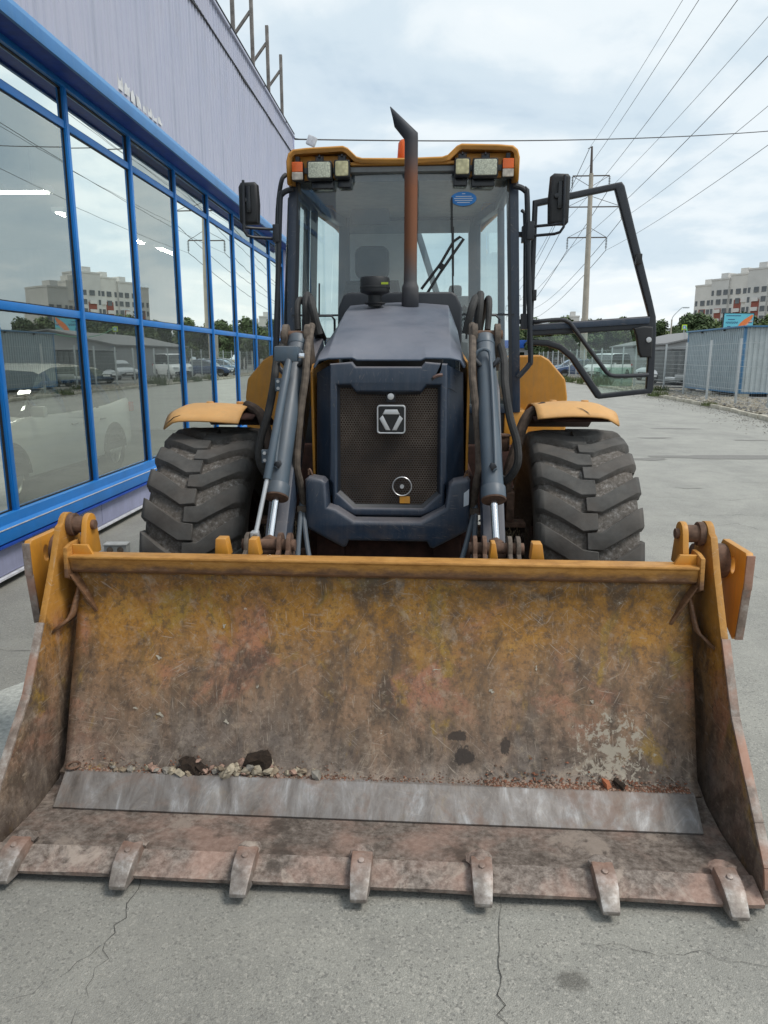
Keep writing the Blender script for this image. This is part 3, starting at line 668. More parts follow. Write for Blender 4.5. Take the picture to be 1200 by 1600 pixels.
for x, y, ro, txt in spots:
    e = tag(empty('ceiling_light', (x, y, 3.62), R(90) if not ro else 0), 'lit strip light on the showroom ceiling, '+txt, 'ceiling light', 'strip lights on the showroom ceiling')
    link('housing', lbody, e); link('diffuser', ltube, e)
    q = MB(); q.cyl((0,-.4,.07),(0,-.4,.5),.006,n=6); q.cyl((0,.4,.07),(0,.4,.5),.006,n=6); q.build('hanger', M['black'], e)
# sign frames on the roof
for i, (y, txt) in enumerate(((16.6,'farthest from the camera, at the building corner'),(15.25,'second from the building corner'),(13.95,'third from the building corner'),(12.6,'fourth from the building corner'),(11.2,'nearest, cut by the top of the picture'))):
    e = tag(empty('roof_sign_frame', (-3.12, y, 6.2)), 'bare steel sign support on the roof edge, '+txt, 'sign frame', 'steel sign supports along the roof edge')
    q = MB(); q.bx(-.03, .03, -.03, .03, 0, 1.72); q.build('post', M['galv'], e, bevel=.004)
    q = MB(); q.bar((-.02, 0, 1.42), (-1.15, .02, .08), .045, .045); q.build('brace', M['galv'], e, bevel=.004)
    if i >= 3: q = MB(); q.bar((-.75,.0,.0), (-.4,.0,2.1), .05, .05); q.build('rear_post', M['galv'], e, bevel=.004)
fl = tag(empty('floodlight', (-2.9, 17.05, 6.35)), 'small white floodlight on the far roof corner', 'floodlight')
q = MB(); q.tube([(-.06,-.1,.05),(.1,0,.05),(.28,.02,.05)], .012, 6); q.build('bracket', M['black'], fl)
q = MB(); q.box((.33,.02,.02), (.2,.12,.2), Matrix.Rotation(.4,3,'Y')); q.build('lamp_body', M['trim_white'], fl, bevel=.02)
sb = tag(empty('socket_box', (-2.70, 5.98, 0), R(4)), 'small grey double socket box lying on asphalt by the showroom wall', 'socket box')
q = MB(); q.bx(-.1,.1,-.05,.05,0,.075); q.build('body', simple('grey_plastic', (.36,.36,.34), .6), sb, bevel=.01)
for x in (-.045, .045): q = MB(); q.cyl((x,-.045,.037),(x,-.06,.037),.028,n=18); q.cyl((x,-.06,.037),(x,-.064,.037),.012,n=10); q.build('socket', M['hose_dusty'], sb, bevel=.002)
q = MB(); q.bx(-.105,.105,-.062,.05,.078,.09); q.build('lid', simple('light_grey_plastic', (.5,.5,.48), .6), sb, bevel=.005)

# ================================================================== BACKHOE LOADER
# modelled in its own metres: x to the right, y from the bucket towards the rear, z up
LYAW = R(-.5); LY = 4.6
ldr = tag(empty('backhoe_loader', (-.204-math.sin(LYAW)*LY, math.cos(LYAW)*LY, 0), LYAW),
          'yellow and dark blue backhoe loader with rusty front bucket lowered and one cab door open', 'backhoe loader')
LO = Vector((0, -LY, 0))
def lp(mb, name, mat, parent=None, **k):
    o = mb.build(name, mat, parent or ldr, **k)
    if parent is None: o.location = LO
    return o
def arc(cx, cy, r, a0, a1, n): return [(cx+r*math.cos(R(a0+(a1-a0)*k/n)), cy+r*math.sin(R(a0+(a1-a0)*k/n))) for k in range(n+1)]

# ---- bucket: jaw floor and side plates, mouldboard, lip, teeth
floor_prof = [(2.045,.064),(2.12,.058),(2.30,.046),(2.45,.06),(2.60,.12),(2.74,.30),(2.80,.5),(2.815,.5),(2.76,.29),(2.62,.09),(2.45,.03),(2.30,.02),(2.05,.032)]
m = MB(); m.prism(floor_prof, 'x', -1.243, 1.243); bucket = lp(m, 'bucket', M['lip_floor'], bevel=.004)
# mouldboard (curved back) with slight dents
prof = [(2.395,.132),(2.425,.137),(2.44,.150),(2.455,.185),(2.475,.24),(2.50,.31),(2.53,.40),(2.565,.49),(2.60,.58),(2.63,.67),(2.65,.76),(2.652,.81),(2.645,.86)]
rows = []; NX = 72
for i in range(NX+1):
    x = -1.2+2.4*i/NX; rw = []
    for (y, z) in prof:
        d = .010*mnoise.noise(Vector((x*2.1, z*3.0, 1.7)))+.004*mnoise.noise(Vector((x*7, z*9, 4.1)))
        e = min(1, (z-.12)*8); rw.append((x, y+d*e, z))
    rows.append(rw)
m = MB(); m.grid(rows); mb_ = lp(m, 'mouldboard', M['bucket'], bucket, sharp=60)
md = mb_.modifiers.new('thickness', 'SOLIDIFY'); md.thickness = .012; md.offset = 1.0
m = MB(); m.prism([(2.283,.056),(2.292,.040),(2.41,.118),(2.42,.134),(2.392,.136)], 'x', -1.175, 1.175)
lp(m, 'wear_plate', M['wear_steel'], bucket, bevel=.003)
# rim tube and its end plates
rt_ = [(2.615,.868),(2.63,.856),(2.66,.852),(2.69,.86),(2.69,.925),(2.60,.930),(2.598,.921),(2.607,.914)]
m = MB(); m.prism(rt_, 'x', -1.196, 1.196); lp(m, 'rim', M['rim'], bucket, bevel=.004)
for s in (-1, 1):
    X = lambda a: s*a
    m = MB(); m.prism([(2.59,.845),(2.60,.962),(2.645,.972),(2.70,.972),(2.72,.93),(2.73,.84),(2.68,.80)], 'x', X(1.197), X(1.213)); lp(m, 'rim_end_plate', M['rim'], bucket, bevel=.003)
    m = MB(); m.plate([[(X(1.115),.925),(X(1.197),.925),(X(1.197),.965),(X(1.135),.965)]], 2.64, 2.655, .003); lp(m, 'rim_end_tab', M['yellow'], bucket)
    # diagonal gusset between rim end and mouldboard
    m = MB(); m.add([(X(1.20),2.60,.855),(X(1.20),2.68,.86),(X(1.125),2.66,.69),(X(1.125),2.632,.69),(X(1.19),2.60,.85),(X(1.19),2.68,.855),(X(1.112),2.66,.695),(X(1.112),2.632,.695)],
                     [(0,1,2,3),(7,6,5,4),(0,3,7,4),(1,5,6,2),(3,2,6,7),(0,4,5,1)]); lp(m, 'gusset', M['rim'], bucket, bevel=.003)
    # side plate of the jaw
    sp = [(1.985,.030),(1.99,.08),(2.01,.135),(2.10,.23),(2.34,.47),(2.49,.72),(2.60,.91),(2.66,1.03)]+arc(2.735, 1.02, .055, 160, 20, 6)+[(2.83,.9),(2.90,.6),(2.88,.3),(2.70,.05),(2.3,.010)]
    m = MB(); m.prism(sp, 'x', X(1.246), X(1.272)); lp(m, 'side_plate', M['bucket_side'], bucket, bevel=.004)
    # bare front edge strip of the side plate
    m = MB(); pts = [(1.99,.08),(2.01,.14),(2.10,.234),(2.34,.474),(2.48,.70)]
    for (a, b) in zip(pts, pts[1:]): m.bar((X(1.259),a[0]-.007,a[1]+.003), (X(1.259),b[0]-.007,b[1]+.003), .03, .012)
    lp(m, 'side_cutting_edge', M['edge'], bucket, bevel=.003)
    # hinge lug, bush and pin
    lug = [(2.655,.90),(2.69,1.03)]+arc(2.735, 1.03, .042, 160, 0, 6)+[(2.80,.90)]
    m = MB(); m.prism(lug, 'x', X(1.155), X(1.178)); lp(m, 'hinge_lug', M['yellow'], bucket, bevel=.004)
    m = MB(); m.cyl((X(1.178),2.735,1.025),(X(1.246),2.735,1.025),.034,n=20); m.cyl((X(1.222),2.735,1.025),(X(1.2455),2.735,1.025),.046,n=20); lp(m, 'hinge_bush', M['rust'], bucket, bevel=.003)
    m = MB(); m.cyl((X(1.140),2.735,1.025),(X(1.156),2.735,1.025),.02,n=14); lp(m, 'hinge_pin', M['rust'], bucket, bevel=.003)
    m = MB(); m.cyl((X(1.214),2.72,.86),(X(1.246),2.72,.86),.05,n=20); lp(m, 'lower_boss', M['pin_steel'], bucket, bevel=.004)
    # outer cylinder bracket with its slotted hole, parallel to the side plate
    slot = [(2.80+.022*math.cos(t*math.pi/8), .885+.034*math.sin(t*math.pi/8)) for t in range(16)]
    m = MB(); m.plate([[(2.70,.962),(2.685,.945),(2.69,.82),(2.715,.62),(2.74,.60),(2.93,.70),(2.93,.945),(2.915,.962)], slot], X(1.395), X(1.423), .003, ax='x'); cb_ = lp(m, 'cylinder_bracket', M['yellow'], bucket)
    m = MB()
    for a, b in (((2.684,.955),(2.684,.82)),((2.688,.825),(2.712,.61))): m.bar((X(1.409),a[0]-.003,a[1]),(X(1.409),b[0]-.003,b[1]),.031,.008,(0,1,0))
    lp(m, 'bracket_worn_edge', M['edge'], bucket, bevel=.002)
    m = MB(); m.cyl((X(1.272),2.88,.88),(X(1.395),2.88,.88),.07,n=18); lp(m, 'bracket_boss', M['rust'], bucket, bevel=.004)
    # bent guard strip that closes the pocket at the mouldboard end
    path = [(1.186,2.655,.845),(1.19,2.645,.79),(1.204,2.60,.70),(1.212,2.585,.676),(1.246,2.52,.645)]
    r0 = [(X(a), b, c) for a, b, c in path]; r1 = [(X(a), b+.16, c) for a, b, c in path]
    m = MB(); m.grid([r0, r1]); g_ = lp(m, 'pocket_guard', M['rim'], bucket, sharp=60); md = g_.modifiers.new('t', 'SOLIDIFY'); md.thickness = .012; md.offset = 0
# lip
m = MB(); nx = 60; top = []; 
for i in range(nx+1):
    x = -1.243+2.486*i/nx; d = .004*mnoise.noise(Vector((x*5, 1, 2))); e = .006*mnoise.noise(Vector((x*3, 7, 2)))
    top.append([(x,1.968+e,.030),(x,1.963+e,.046+d),(x,2.06,.072+d*.5),(x,2.062,.045),(x,1.985+e,.024)])
m.grid(top, closed=True); m.add(top[0], [(0,1,2,3,4)]); m.add(top[-1], [(4,3,2,1,0)]); lp(m, 'cutting_edge', M['lip'], bucket, bevel=0)
# teeth: nose adapter with a weld, and the point
for k in range(7):
    x = -1.155+.385*k; rt = random.Random(60+k); dx = rt.uniform(-.006,.006); ty = 1.908+rt.uniform(-.010,.012)
    m = MB(); W0, W1 = .034, .026
    prof_t = [(2.07,.072),(2.055,.104),(2.0,.100),(1.96,.086),(ty,.046),(ty+.002,.030),(1.975,.028),(2.0,.045)]
    nP = len(prof_t); vs_ = []
    for (y, z) in prof_t:
        wdt = W0 if y > 1.97 else W0+(W1-W0)*(1.97-y)/.07
        vs_.append((x+dx-wdt, y, z))
    for (y, z) in prof_t:
        wdt = W0 if y > 1.97 else W0+(W1-W0)*(1.97-y)/.07
        vs_.append((x+dx+wdt, y, z))
    m.add(vs_, [tuple(range(nP)), tuple(range(nP, 2*nP))[::-1]]+[(q, q+nP, (q+1)%nP+nP, (q+1)%nP) for q in range(nP)])
    tooth = lp(m, 'tooth', M['tooth'], bucket, bevel=.006)
    m = MB(); m.blob((x+dx, 2.066, .086), (.040,.034,.022), 200+k, .3, sub=2); lp(m, 'weld', M['lip'], tooth)
    m = MB(); m.cyl((x+dx,2.012,.094),(x+dx,2.008,.108),.013,.010,n=8); lp(m, 'bolt', M['tooth'], tooth, bevel=.002)
# yellow stop blocks behind the rim
for xa, xb in ((-.66,-.60),(-.525,-.475),(.44,.475),(.60,.655)):
    m = MB(); m.prism([(xa,.90),(xb,.90),(xb-.012,.972),(xa+.006,.972)], 'y', 2.74, 2.80); lp(m, 'stop_block', M['yellow'], bucket, bevel=.005)

# ---- loader arms, tilt cylinders, links, hoses
for s in (-1, 1):
    arm = [(4.35,1.86),(4.42,1.72),(3.80,1.46),(3.30,.98),(2.95,.45),(2.86,.30),(2.79,.34),(2.82,.50),(3.12,.98),(3.62,1.60)]
    m = MB(); m.prism([(y, z-.06) for y, z in arm], 'x', s*.44, s*.54); a_ = lp(m, 'loader_arm', M['navy'], bevel=.012)
    m = MB(); m.cyl((s*.40,2.82,.34),(s*.58,2.82,.34),.045,n=18); lp(m, 'arm_pin', M['rust'], a_, bevel=.004)
    # top ears that carry the cylinder
    for q in (.395, .505):
        m = MB(); m.prism([(3.62,1.62)]+arc(3.62, 1.79, .055, 200, 20, 8)+[(3.78,1.62)], 'x', s*q, s*(q+.028)); lp(m, 'cylinder_ear', M['hose_dusty'], a_, bevel=.004)
    m = MB(); m.cyl((s*.385,3.62,1.79),(s*.545,3.62,1.79),.024,n=14); lp(m, 'ear_pin', M['rust'], a_, bevel=.003)
    cx = .462
    A = Vector((s*(cx-.005), 3.60, 1.76)); B = Vector((s*(cx+.02), 3.12, 1.085)); D = (B-A).normalized(); E_ = B+D*.26
    m = MB(); m.cyl(A, B, .047, n=24); m.cyl(B-D*.045, B+D*.012, .055, n=24); m.cyl(A-D*.02, A+D*.03, .05, n=20)
    cy_ = lp(m, 'tilt_cylinder', M['grey_blue'], bevel=.004)
    m = MB(); m.cyl(B, E_, .017, n=16); lp(m, 'rod', M['chrome'], cy_)
    m = MB(); m.cyl(B+D*.012, B+D*.02, .056, .054, n=24); lp(m, 'gland', M['rust'], cy_, bevel=.002)
    m = MB(); m.cyl((E_.x-.035, E_.y, E_.z), (E_.x+.035, E_.y, E_.z), .04, n=18); m.blob(E_-D*.03, (.035,.03,.04), 11+s, .3); lp(m, 'rod_eye', M['rust'], cy_, bevel=.003)
    # bent steel supply line and fittings on the cylinder face
    f_ = Vector((0,-.052,.02))
    P0 = A.lerp(B,.13)+f_+Vector((-s*.045,0,0)); 
    m = MB(); m.tube([P0+Vector((-s*.012,0,-.06)), P0+Vector((-s*.005,0,.01)), A.lerp(B,.12)+f_+Vector((-.0,-.012,.02)), A.lerp(B,.2)+f_+Vector((s*.018,-.008,0)), A.lerp(B,.8)+f_+Vector((s*.012,-.008,0)), A.lerp(B,.84)+f_], .0085, 8, smooth=4); lp(m, 'steel_line', M['grey_blue'], cy_)
    m = MB(); m.cyl(A.lerp(B,.835)+f_+Vector((0,.02,0)), A.lerp(B,.835)+f_+Vector((0,-.02,0)), .016, n=6); m.cyl(A.lerp(B,.2)+f_+Vector((.03,.02,0)), A.lerp(B,.15)+f_+Vector((.06,0,0)), .012, n=8); m.cyl(A.lerp(B,.2)+f_+Vector((-.03,.02,0)), A.lerp(B,.15)+f_+Vector((-.06,0,0)), .012, n=8); lp(m, 'fitting', M['black_frame'], cy_, bevel=.002)
    # links at the bucket, rusty
    for q in (.385, .425, .53, .565):
        m = MB(); m.prism([(2.86,.50),(2.82,.85)]+arc(2.95, .895, .055, 190, -10, 8)+[(3.06,.70),(2.98,.48)], 'x', s*q, s*(q+.018)); lp(m, 'tilt_link', M['hose_dusty'] if q > .5 else M['rust'], a_, bevel=.003)
    m = MB(); m.cyl((s*.37,2.95,.895),(s*.60,2.95,.895),.026,n=16); lp(m, 'link_pin', M['rust'], a_, bevel=.003)
    # hoses
    def hose(pts, r=.017, mat='hose', nm='hose'):
        h = MB(); h.tube([(s*a, b, c) for a, b, c in pts], r, 10, smooth=8); return lp(h, nm, M[mat])
    hose([(.52,3.66,1.80),(.545,3.52,1.68),(.545,3.42,1.56),(.565,3.36,1.42),(.60,3.34,1.30),(.605,3.33,1.20),(.56,3.36,1.12),(.52,3.42,1.14)], .019)
    hose([(.40,3.68,1.84),(.395,3.50,1.72),(.392,3.42,1.60),(.41,3.38,1.45),(.425,3.36,1.30),(.43,3.34,1.18),(.42,3.36,1.10),(.41,3.40,.98)], .018, 'hose_dusty')
    hose([(.37,3.72,1.80),(.40,3.72,1.93),(.43,3.85,1.98),(.45,4.1,1.9),(.45,4.4,1.8)], .020)
    hose([(.43,3.76,1.80),(.44,3.76,1.95),(.45,3.9,2.0),(.46,4.15,1.9),(.46,4.4,1.8)], .020)
    hose([(.48,3.74,1.82),(.49,3.80,1.95),(.49,3.95,1.98),(.48,4.2,1.88),(.48,4.4,1.78)], .016)
    hose([(.41,3.40,1.0),(.405,3.36,.93),(.36,3.2,.80),(.30,3.05,.66),(.27,2.95,.5)], .012, 'grey_blue', 'steel_pipe')
    hose([(.42,3.40,1.0),(.42,3.34,.92),(.40,3.15,.78),(.37,3.0,.66),(.34,2.92,.5)], .012, 'grey_blue', 'steel_pipe')
    m = MB(); m.box((s*.41,3.385,.965), (.055,.05,.03)); lp(m, 'pipe_clamp', M['hose_dusty'], bevel=.004)
# level indicator beside the left cylinder
m = MB(); m.bx(-.515,-.405,3.30,3.40,1.665,1.735); ib = lp(m, 'indicator_bracket', M['grey_blue'], bevel=.012)
m = MB(); m.cyl((-.40,3.31,1.69),(-.375,3.31,1.69),.014,n=10); lp(m, 'bracket_bolt', M['chrome'], ib, bevel=.002)
m = MB(); m.cyl((-.448,3.32,1.68),(-.512,3.07,1.16),.018,n=16); it = lp(m, 'indicator_tube', M['grey_blue'], bevel=.002)
m = MB(); m.cyl((-.512,3.07,1.16),(-.548,2.96,.925),.010,n=12); lp(m, 'indicator_rod', M['silver'], it)
m = MB(); m.box((-.545,2.95,.93), (.032,.04,.05)); lp(m, 'rod_end', M['silver'], it, bevel=.004)
for z_, y_ in ((1.56,3.36),(1.25,3.17)):
    m = MB(); m.box((-.505-.03*(z_<1.4),y_-.01,z_), (.035,.02,.06)); cl = lp(m, 'clamp_plate', M['grey_blue'], it, bevel=.003)
    for dz in (-.016,.016): m = MB(); m.cyl((-.507-.03*(z_<1.4),y_-.018,z_+dz),(-.507-.03*(z_<1.4),y_-.028,z_+dz),.008,n=6); lp(m, 'clamp_bolt', M['silver'], it)

# ---- front axle, chassis, engine bay
m = MB(); m.bx(-.72,.72,3.80,4.02,.52,.74); m.bx(-.25,.25,3.72,4.1,.45,.80); lp(m, 'front_axle', M['brown_dirt'], bevel=.03)
m = MB(); m.bx(-.62,.62,3.92,3.98,.72,.76); m.cyl((-.62,3.70,.66),(.62,3.70,.66),.022,n=12); lp(m, 'steering_rod', M['rust'], bevel=.004)
for s in (-1, 1):
    m = MB(); m.bx(s*.22,s*.36,3.46,7.2,.58,.92); m.bx(s*.36,s*.42,3.6,4.3,.62,1.1); lp(m, 'chassis_rail', M['chassis'], bevel=.01)
    m = MB(); m.bx(s*.55,s*.70,3.66,3.76,.82,.845); m.bx(s*.60,s*.64,3.68,3.72,.845,1.0); m.bar((s*.62,3.74,1.0),(s*.60,3.85,.75),.05,.03); lp(m, 'axle_bracket', M['rust'], bevel=.004)
    # strut that carries the front fender
    m = MB(); m.tube([(s*.60,3.72,.95),(s*.60,3.70,1.08),(s*.64,3.72,1.22),(s*.70,3.80,1.38),(s*.80,3.88,1.43)], .028, 10, smooth=6); lp(m, 'fender_strut', M['brown_dirt'])
    m = MB(); m.cyl((s*.60,4.15,1.16),(s*.60,4.15,1.24),.055,n=18); m.cyl((s*.60,4.15,1.24),(s*.60,4.15,1.255),.06,n=18); lp(m, 'reservoir_cap', M['rust'], bevel=.006)
m = MB()
rd = random.Random(5)
for k in range(40):
    m.blob((rd.choice((-1,1))*rd.uniform(.46,.70), rd.uniform(3.7,4.0), rd.uniform(.74,.80)), (rd.uniform(.02,.05), rd.uniform(.02,.04), rd.uniform(.012,.03)), k, .4)
o = lp(m, 'mud_crust', M['brown_dirt']); tag(o, kind='stuff')
m = MB()
for k in range(260):
    sx = rd.choice((-1,1)); p0 = Vector((sx*rd.uniform(.50,.68), rd.uniform(3.66,3.8), rd.uniform(.78,.84))); d = Vector((rd.gauss(0,.03), rd.gauss(0,.03), rd.uniform(-.12,.03)))
    m.add([p0, p0+Vector((.003,0,0)), p0+d], [(0,1,2)])
o = lp(m, 'dry_grass', simple('dry_grass', (.30,.24,.15), .9), norm=False, weld=False); tag(o, kind='stuff')
m = MB(); m.bx(-.33,.33,3.62,4.5,.95,1.6); lp(m, 'engine_block', M['brown_dirt'], bevel=.02)
m = MB(); m.bx(-.30,.30,3.545,3.60,.94,1.58)
for k in range(34): x = -.29+.58*k/33; m.bx(x-.004,x+.004,3.53,3.546,.95,1.57)
lp(m, 'radiator', simple('dusty_radiator', (.06,.036,.025), .95, var=.5, sc=9, bump=.5, bsc=70), bevel=0)

# ---- hood: nose with grille, lid, side panels
nose_out = [(-.355,1.615),(-.285,1.664),(-.172,1.664),(-.154,1.642),(.154,1.642),(.172,1.664),(.285,1.664),(.355,1.615),(.368,1.10),(.275,1.08),(.275,.975),(.165,.925),(-.165,.925),(-.275,.975),(-.275,1.08),(-.368,1.10)]
opening = [(-.244,1.556),(-.182,1.556),(-.156,1.524),(.156,1.524),(.182,1.556),(.244,1.556),(.248,1.036),(.170,.964),(-.170,.964),(-.248,1.036)]
front = [(-.278,1.655),(-.172,1.664),(-.154,1.642),(.154,1.642),(.172,1.664),(.278,1.655),(.288,1.10),(.275,1.08),(.275,.975),(.165,.925),(-.165,.925),(-.275,.975),(-.275,1.08),(-.288,1.10)]
m = MB(); m.plate([front, opening], 3.425, 3.475, .012, res=3)
for s in (-1, 1):
    m.add([(s*.270,3.437,1.652),(s*.355,3.535,1.612),(s*.372,3.56,1.02),(s*.280,3.437,1.02),(s*.262,3.49,1.652),(s*.340,3.56,1.612),(s*.356,3.58,1.02),(s*.270,3.49,1.02)],
          [(0,1,2,3),(7,6,5,4),(0,4,5,1),(3,2,6,7),(0,3,7,4),(1,5,6,2)])
hood = lp(m, 'hood_nose', M['navy'], sharp=25)
# grille surround, inner bezel
inner = [(x*.955, 1.26+(z-1.26)*.955) for x, z in opening]
m = MB(); nO = len(opening); m.add([(x, 3.436, z) for x, z in opening]+[(x, 3.45, z) for x, z in inner]+[(x, 3.462, z) for x, z in inner], [(k, (k+1)%nO, nO+(k+1)%nO, nO+k) for k in range(nO)]+[(nO+k, nO+(k+1)%nO, 2*nO+(k+1)%nO, 2*nO+k) for k in range(nO)]); lp(m, 'grille_bezel', M['black_frame'], hood)
# perforated grille: real hexagonal holes
def inside(p, poly):
    c = False; j = len(poly)-1
    for i in range(len(poly)):
        if (poly[i][1] > p[1]) != (poly[j][1] > p[1]) and p[0] < (poly[j][0]-poly[i][0])*(p[1]-poly[i][1])/(poly[j][1]-poly[i][1])+poly[i][0]: c = not c
        j = i
    return c
m = MB(); pitch = .0125; ro, ri = pitch/math.sqrt(3), pitch/math.sqrt(3)*.74
row = 0; z = .955
while z < 1.56:
    x = -.26+(pitch/2 if row % 2 else 0)
    while x < .26:
        if inside((x, z), opening):
            vs_ = []
            for rr in (ro, ri):
                for k in range(6): t = math.pi/6+k*math.pi/3; vs_.append((x+rr*math.cos(t), 3.458, z+rr*math.sin(t)))
            for k in range(6): t = math.pi/6+k*math.pi/3; vs_.append((x+ri*math.cos(t), 3.462, z+ri*math.sin(t)))
            m.add(vs_, [(k, (k+1)%6, 6+(k+1)%6, 6+k) for k in range(6)]+[(6+k, 6+(k+1)%6, 12+(k+1)%6, 12+k) for k in range(6)])
        x += pitch
    z += pitch*math.sqrt(3)/2; row += 1
gm = NT('dusty_grille_steel'); nz = gm.noise(4, 6, .65)
gm.set(gm.ramp(nz, [(.3, (.045,.042,.042)), (.5, (.095,.075,.062)), (.7, (.19,.15,.12))]), .7)
lp(m, 'grille_mesh', gm.mat, hood, weld=False, norm=False)
# badge: rounded frame with three bars
def rrect(cx, cz, hw, hh, r, n=5):
    p = []
    for (sx, sz, a0) in ((1,1,0),(-1,1,90),(-1,-1,180),(1,-1,270)):
        for k in range(n+1): t = R(a0+90*k/n); p.append((cx+sx*(hw-r)+r*math.cos(t), cz+sz*(hh-r)+r*math.sin(t)))
    return p
EX, EZ = .014, 1.396
m = MB(); m.plate([rrect(EX,EZ,.064,.064,.012)], 3.425, 3.452, .003, mi=0); em = lp(m, 'badge', M['black_gloss'], hood)
m = MB(); m.plate([rrect(EX,EZ,.068,.068,.015), rrect(EX,EZ,.061,.061,.010)], 3.412, 3.45, .003); lp(m, 'badge_frame', M['silver'], hood)
for bar in ([(-.029,.047),(.029,.047),(.041,.024),(-.041,.024)], [(-.056,.004),(-.040,.020),(-.004,-.051),(-.026,-.051)], [(.056,.004),(.040,.020),(.004,-.051),(.026,-.051)]):
    m = MB(); m.plate([[(EX+a, EZ+b) for a, b in bar]], 3.412, 3.43, .003); lp(m, 'badge_bar', M['silver'], hood)
m = MB(); m.bx(-.010,.032,3.446,3.457,1.476,1.530); lt = lp(m, 'latch_plate', M['black_frame'], hood, bevel=.003)
m = MB(); m.cyl((.011,3.447,1.503),(.011,3.428,1.503),.0155,n=20); lp(m, 'latch_knob', M['silver'], hood, bevel=.004)
m = MB(); m.lathe([(.046,0),(.049,.003),(.046,.006),(.043,.003)], (.066,3.448,1.068), 'y', 28, closed=True); m.lathe([(.0,-.004),(.010,-.004),(.010,.006)], (.066,3.448,1.068), 'y', 14); lp(m, 'fan_ring', M['silver'], hood)
m = MB(); m.bx(.055,.105,3.452,3.457,.984,1.018); lp(m, 'yellow_tag', M['yellow'], hood)
# crack in the nose, upper right
m = MB(); m.add([(.247,3.4245,1.660),(.252,3.4245,1.660),(.246,3.4245,1.622),(.228,3.4245,1.602),(.210,3.4245,1.595),(.200,3.4245,1.588),(.206,3.4245,1.575),(.214,3.4245,1.585),(.236,3.4245,1.598),(.240,3.4245,1.612)], [tuple(range(10))])
m.add([(.258,3.424,1.553),(.300,3.463,1.536),(.330,3.499,1.515),(.300,3.463,1.532)], [(0,1,2,3)]); lp(m, 'split_in_panel', M['sealant'], hood)
m = MB(); m.tube([(.212,3.424,1.592),(.232,3.418,1.602),(.252,3.424,1.604)], .008, 6, smooth=3); lp(m, 'torn_edge', simple('torn_plastic', (.16,.10,.085), .7), hood)
# lid
secs = []
def lid_sec(y, wz, wt, zt, zs, notch):
    cr = .016-notch*1.6; mx_, mz_ = (wz+wt)/2+.014, (zs+zt)/2+.012
    n_ = [(-wz,zs),(-mx_,mz_),(-wt,zt-.002),(-.172,zt+cr*.5),(-.152,zt-notch+cr*.6),(0,zt-notch+cr),(.152,zt-notch+cr*.6),(.172,zt+cr*.5),(wt,zt-.002),(mx_,mz_),(wz,zs)]
    return [(a, y, b) for a, b in n_]
for (y, wz, wt, zt, zs, nt_) in ((3.46,.362,.288,1.684,1.638,.010),(3.48,.366,.289,1.700,1.640,.009),(3.55,.369,.290,1.735,1.648,.004),(3.75,.372,.292,1.803,1.66,.0),(4.0,.374,.294,1.878,1.675,0),(4.25,.375,.296,1.945,1.69,0),(4.50,.375,.297,1.995,1.70,0),(4.56,.372,.290,1.995,1.70,0)):
    secs.append(lid_sec(y, wz, wt, zt, zs, nt_))
m = MB(); m.grid(secs); lid = lp(m, 'hood_lid', M['hood_top'], sharp=25); md = lid.modifiers.new('t', 'SOLIDIFY'); md.thickness = .012; md.offset = -1
bvm = lid.modifiers.new('b', 'BEVEL'); bvm.width = .028; bvm.segments = 4; bvm.limit_method = 'ANGLE'; bvm.angle_limit = R(20)
for s in (-1, 1):
    m = MB(); m.prism([(3.56,1.05),(3.54,1.615),(3.60,1.652),(4.56,1.72),(4.56,1.05)], 'x', s*.377, s*.389); sp_ = lp(m, 'hood_side_panel', M['yellow'], bevel=.003)
# bumper
bump_ = [(-.392,1.115),(-.375,1.128),(-.31,1.118),(-.292,1.10),(-.284,.985),(-.245,.975),(-.158,.918),(.158,.918),(.275,.985),(.292,1.095),(.312,1.115),(.378,1.128),(.392,1.118),(.392,.88),(.345,.852),(.225,.785),(.205,.79),(.190,.818),(-.185,.818),(-.20,.788),(-.215,.784),(-.345,.853),(-.392,.88)]
m = MB(); m.plate([bump_], 3.335, 3.455, .018, res=3); bmp = lp(m, 'front_bumper', M['navy'])
m = MB(); m.bx(-.39,.39,3.50,3.62,.84,.955); lp(m, 'bumper_core', M['navy'], bmp, bevel=.01)
m = MB(); m.add([(.362,3.333,1.06),(.386,3.333,1.08),(.386,3.333,1.005),(.362,3.333,.995)], [(0,1,2,3)]); lp(m, 'white_sticker', M['decal_white'], bmp)
for xs in (-.392,.392): m = MB(); m.tube([(xs*.93,3.40,1.12),(xs*.955,3.40,1.15),(xs*.975,3.40,1.155),(xs*.98,3.40,1.13)], .006, 6, smooth=3); lp(m, 'hook', M['rust'], bmp)
m = MB(); m.bx(-.26,.26,3.48,3.56,.62,.80); lp(m, 'tow_plate', M['chassis'], bmp, bevel=.01)

# ---- exhaust, air pre-filter
m = MB(); n = 28; rings = []; ex, ey = .072, 4.35
def flat_ring(r, z): return [(ex+r*math.cos(2*math.pi*k/n), ey+r*math.sin(2*math.pi*k/n), z) for k in range(n)]
for r_, z_ in ((.050,1.97),(.049,2.075),(.0485,2.085),(.040,2.105),(.0385,2.12),(.0375,2.2),(.0375,2.5),(.0375,2.80)): rings.append(flat_ring(r_, z_))
rings.append([(ex+.0375*math.cos(2*math.pi*k/n), ey+.0375*math.sin(2*math.pi*k/n), 2.872+.012*math.cos(2*math.pi*k/n)) for k in range(n)])
rings.append([(ex-.002+.038*math.cos(2*math.pi*k/n), ey+.0375*math.sin(2*math.pi*k/n), 2.892+.016*math.cos(2*math.pi*k/n)) for k in range(n)])
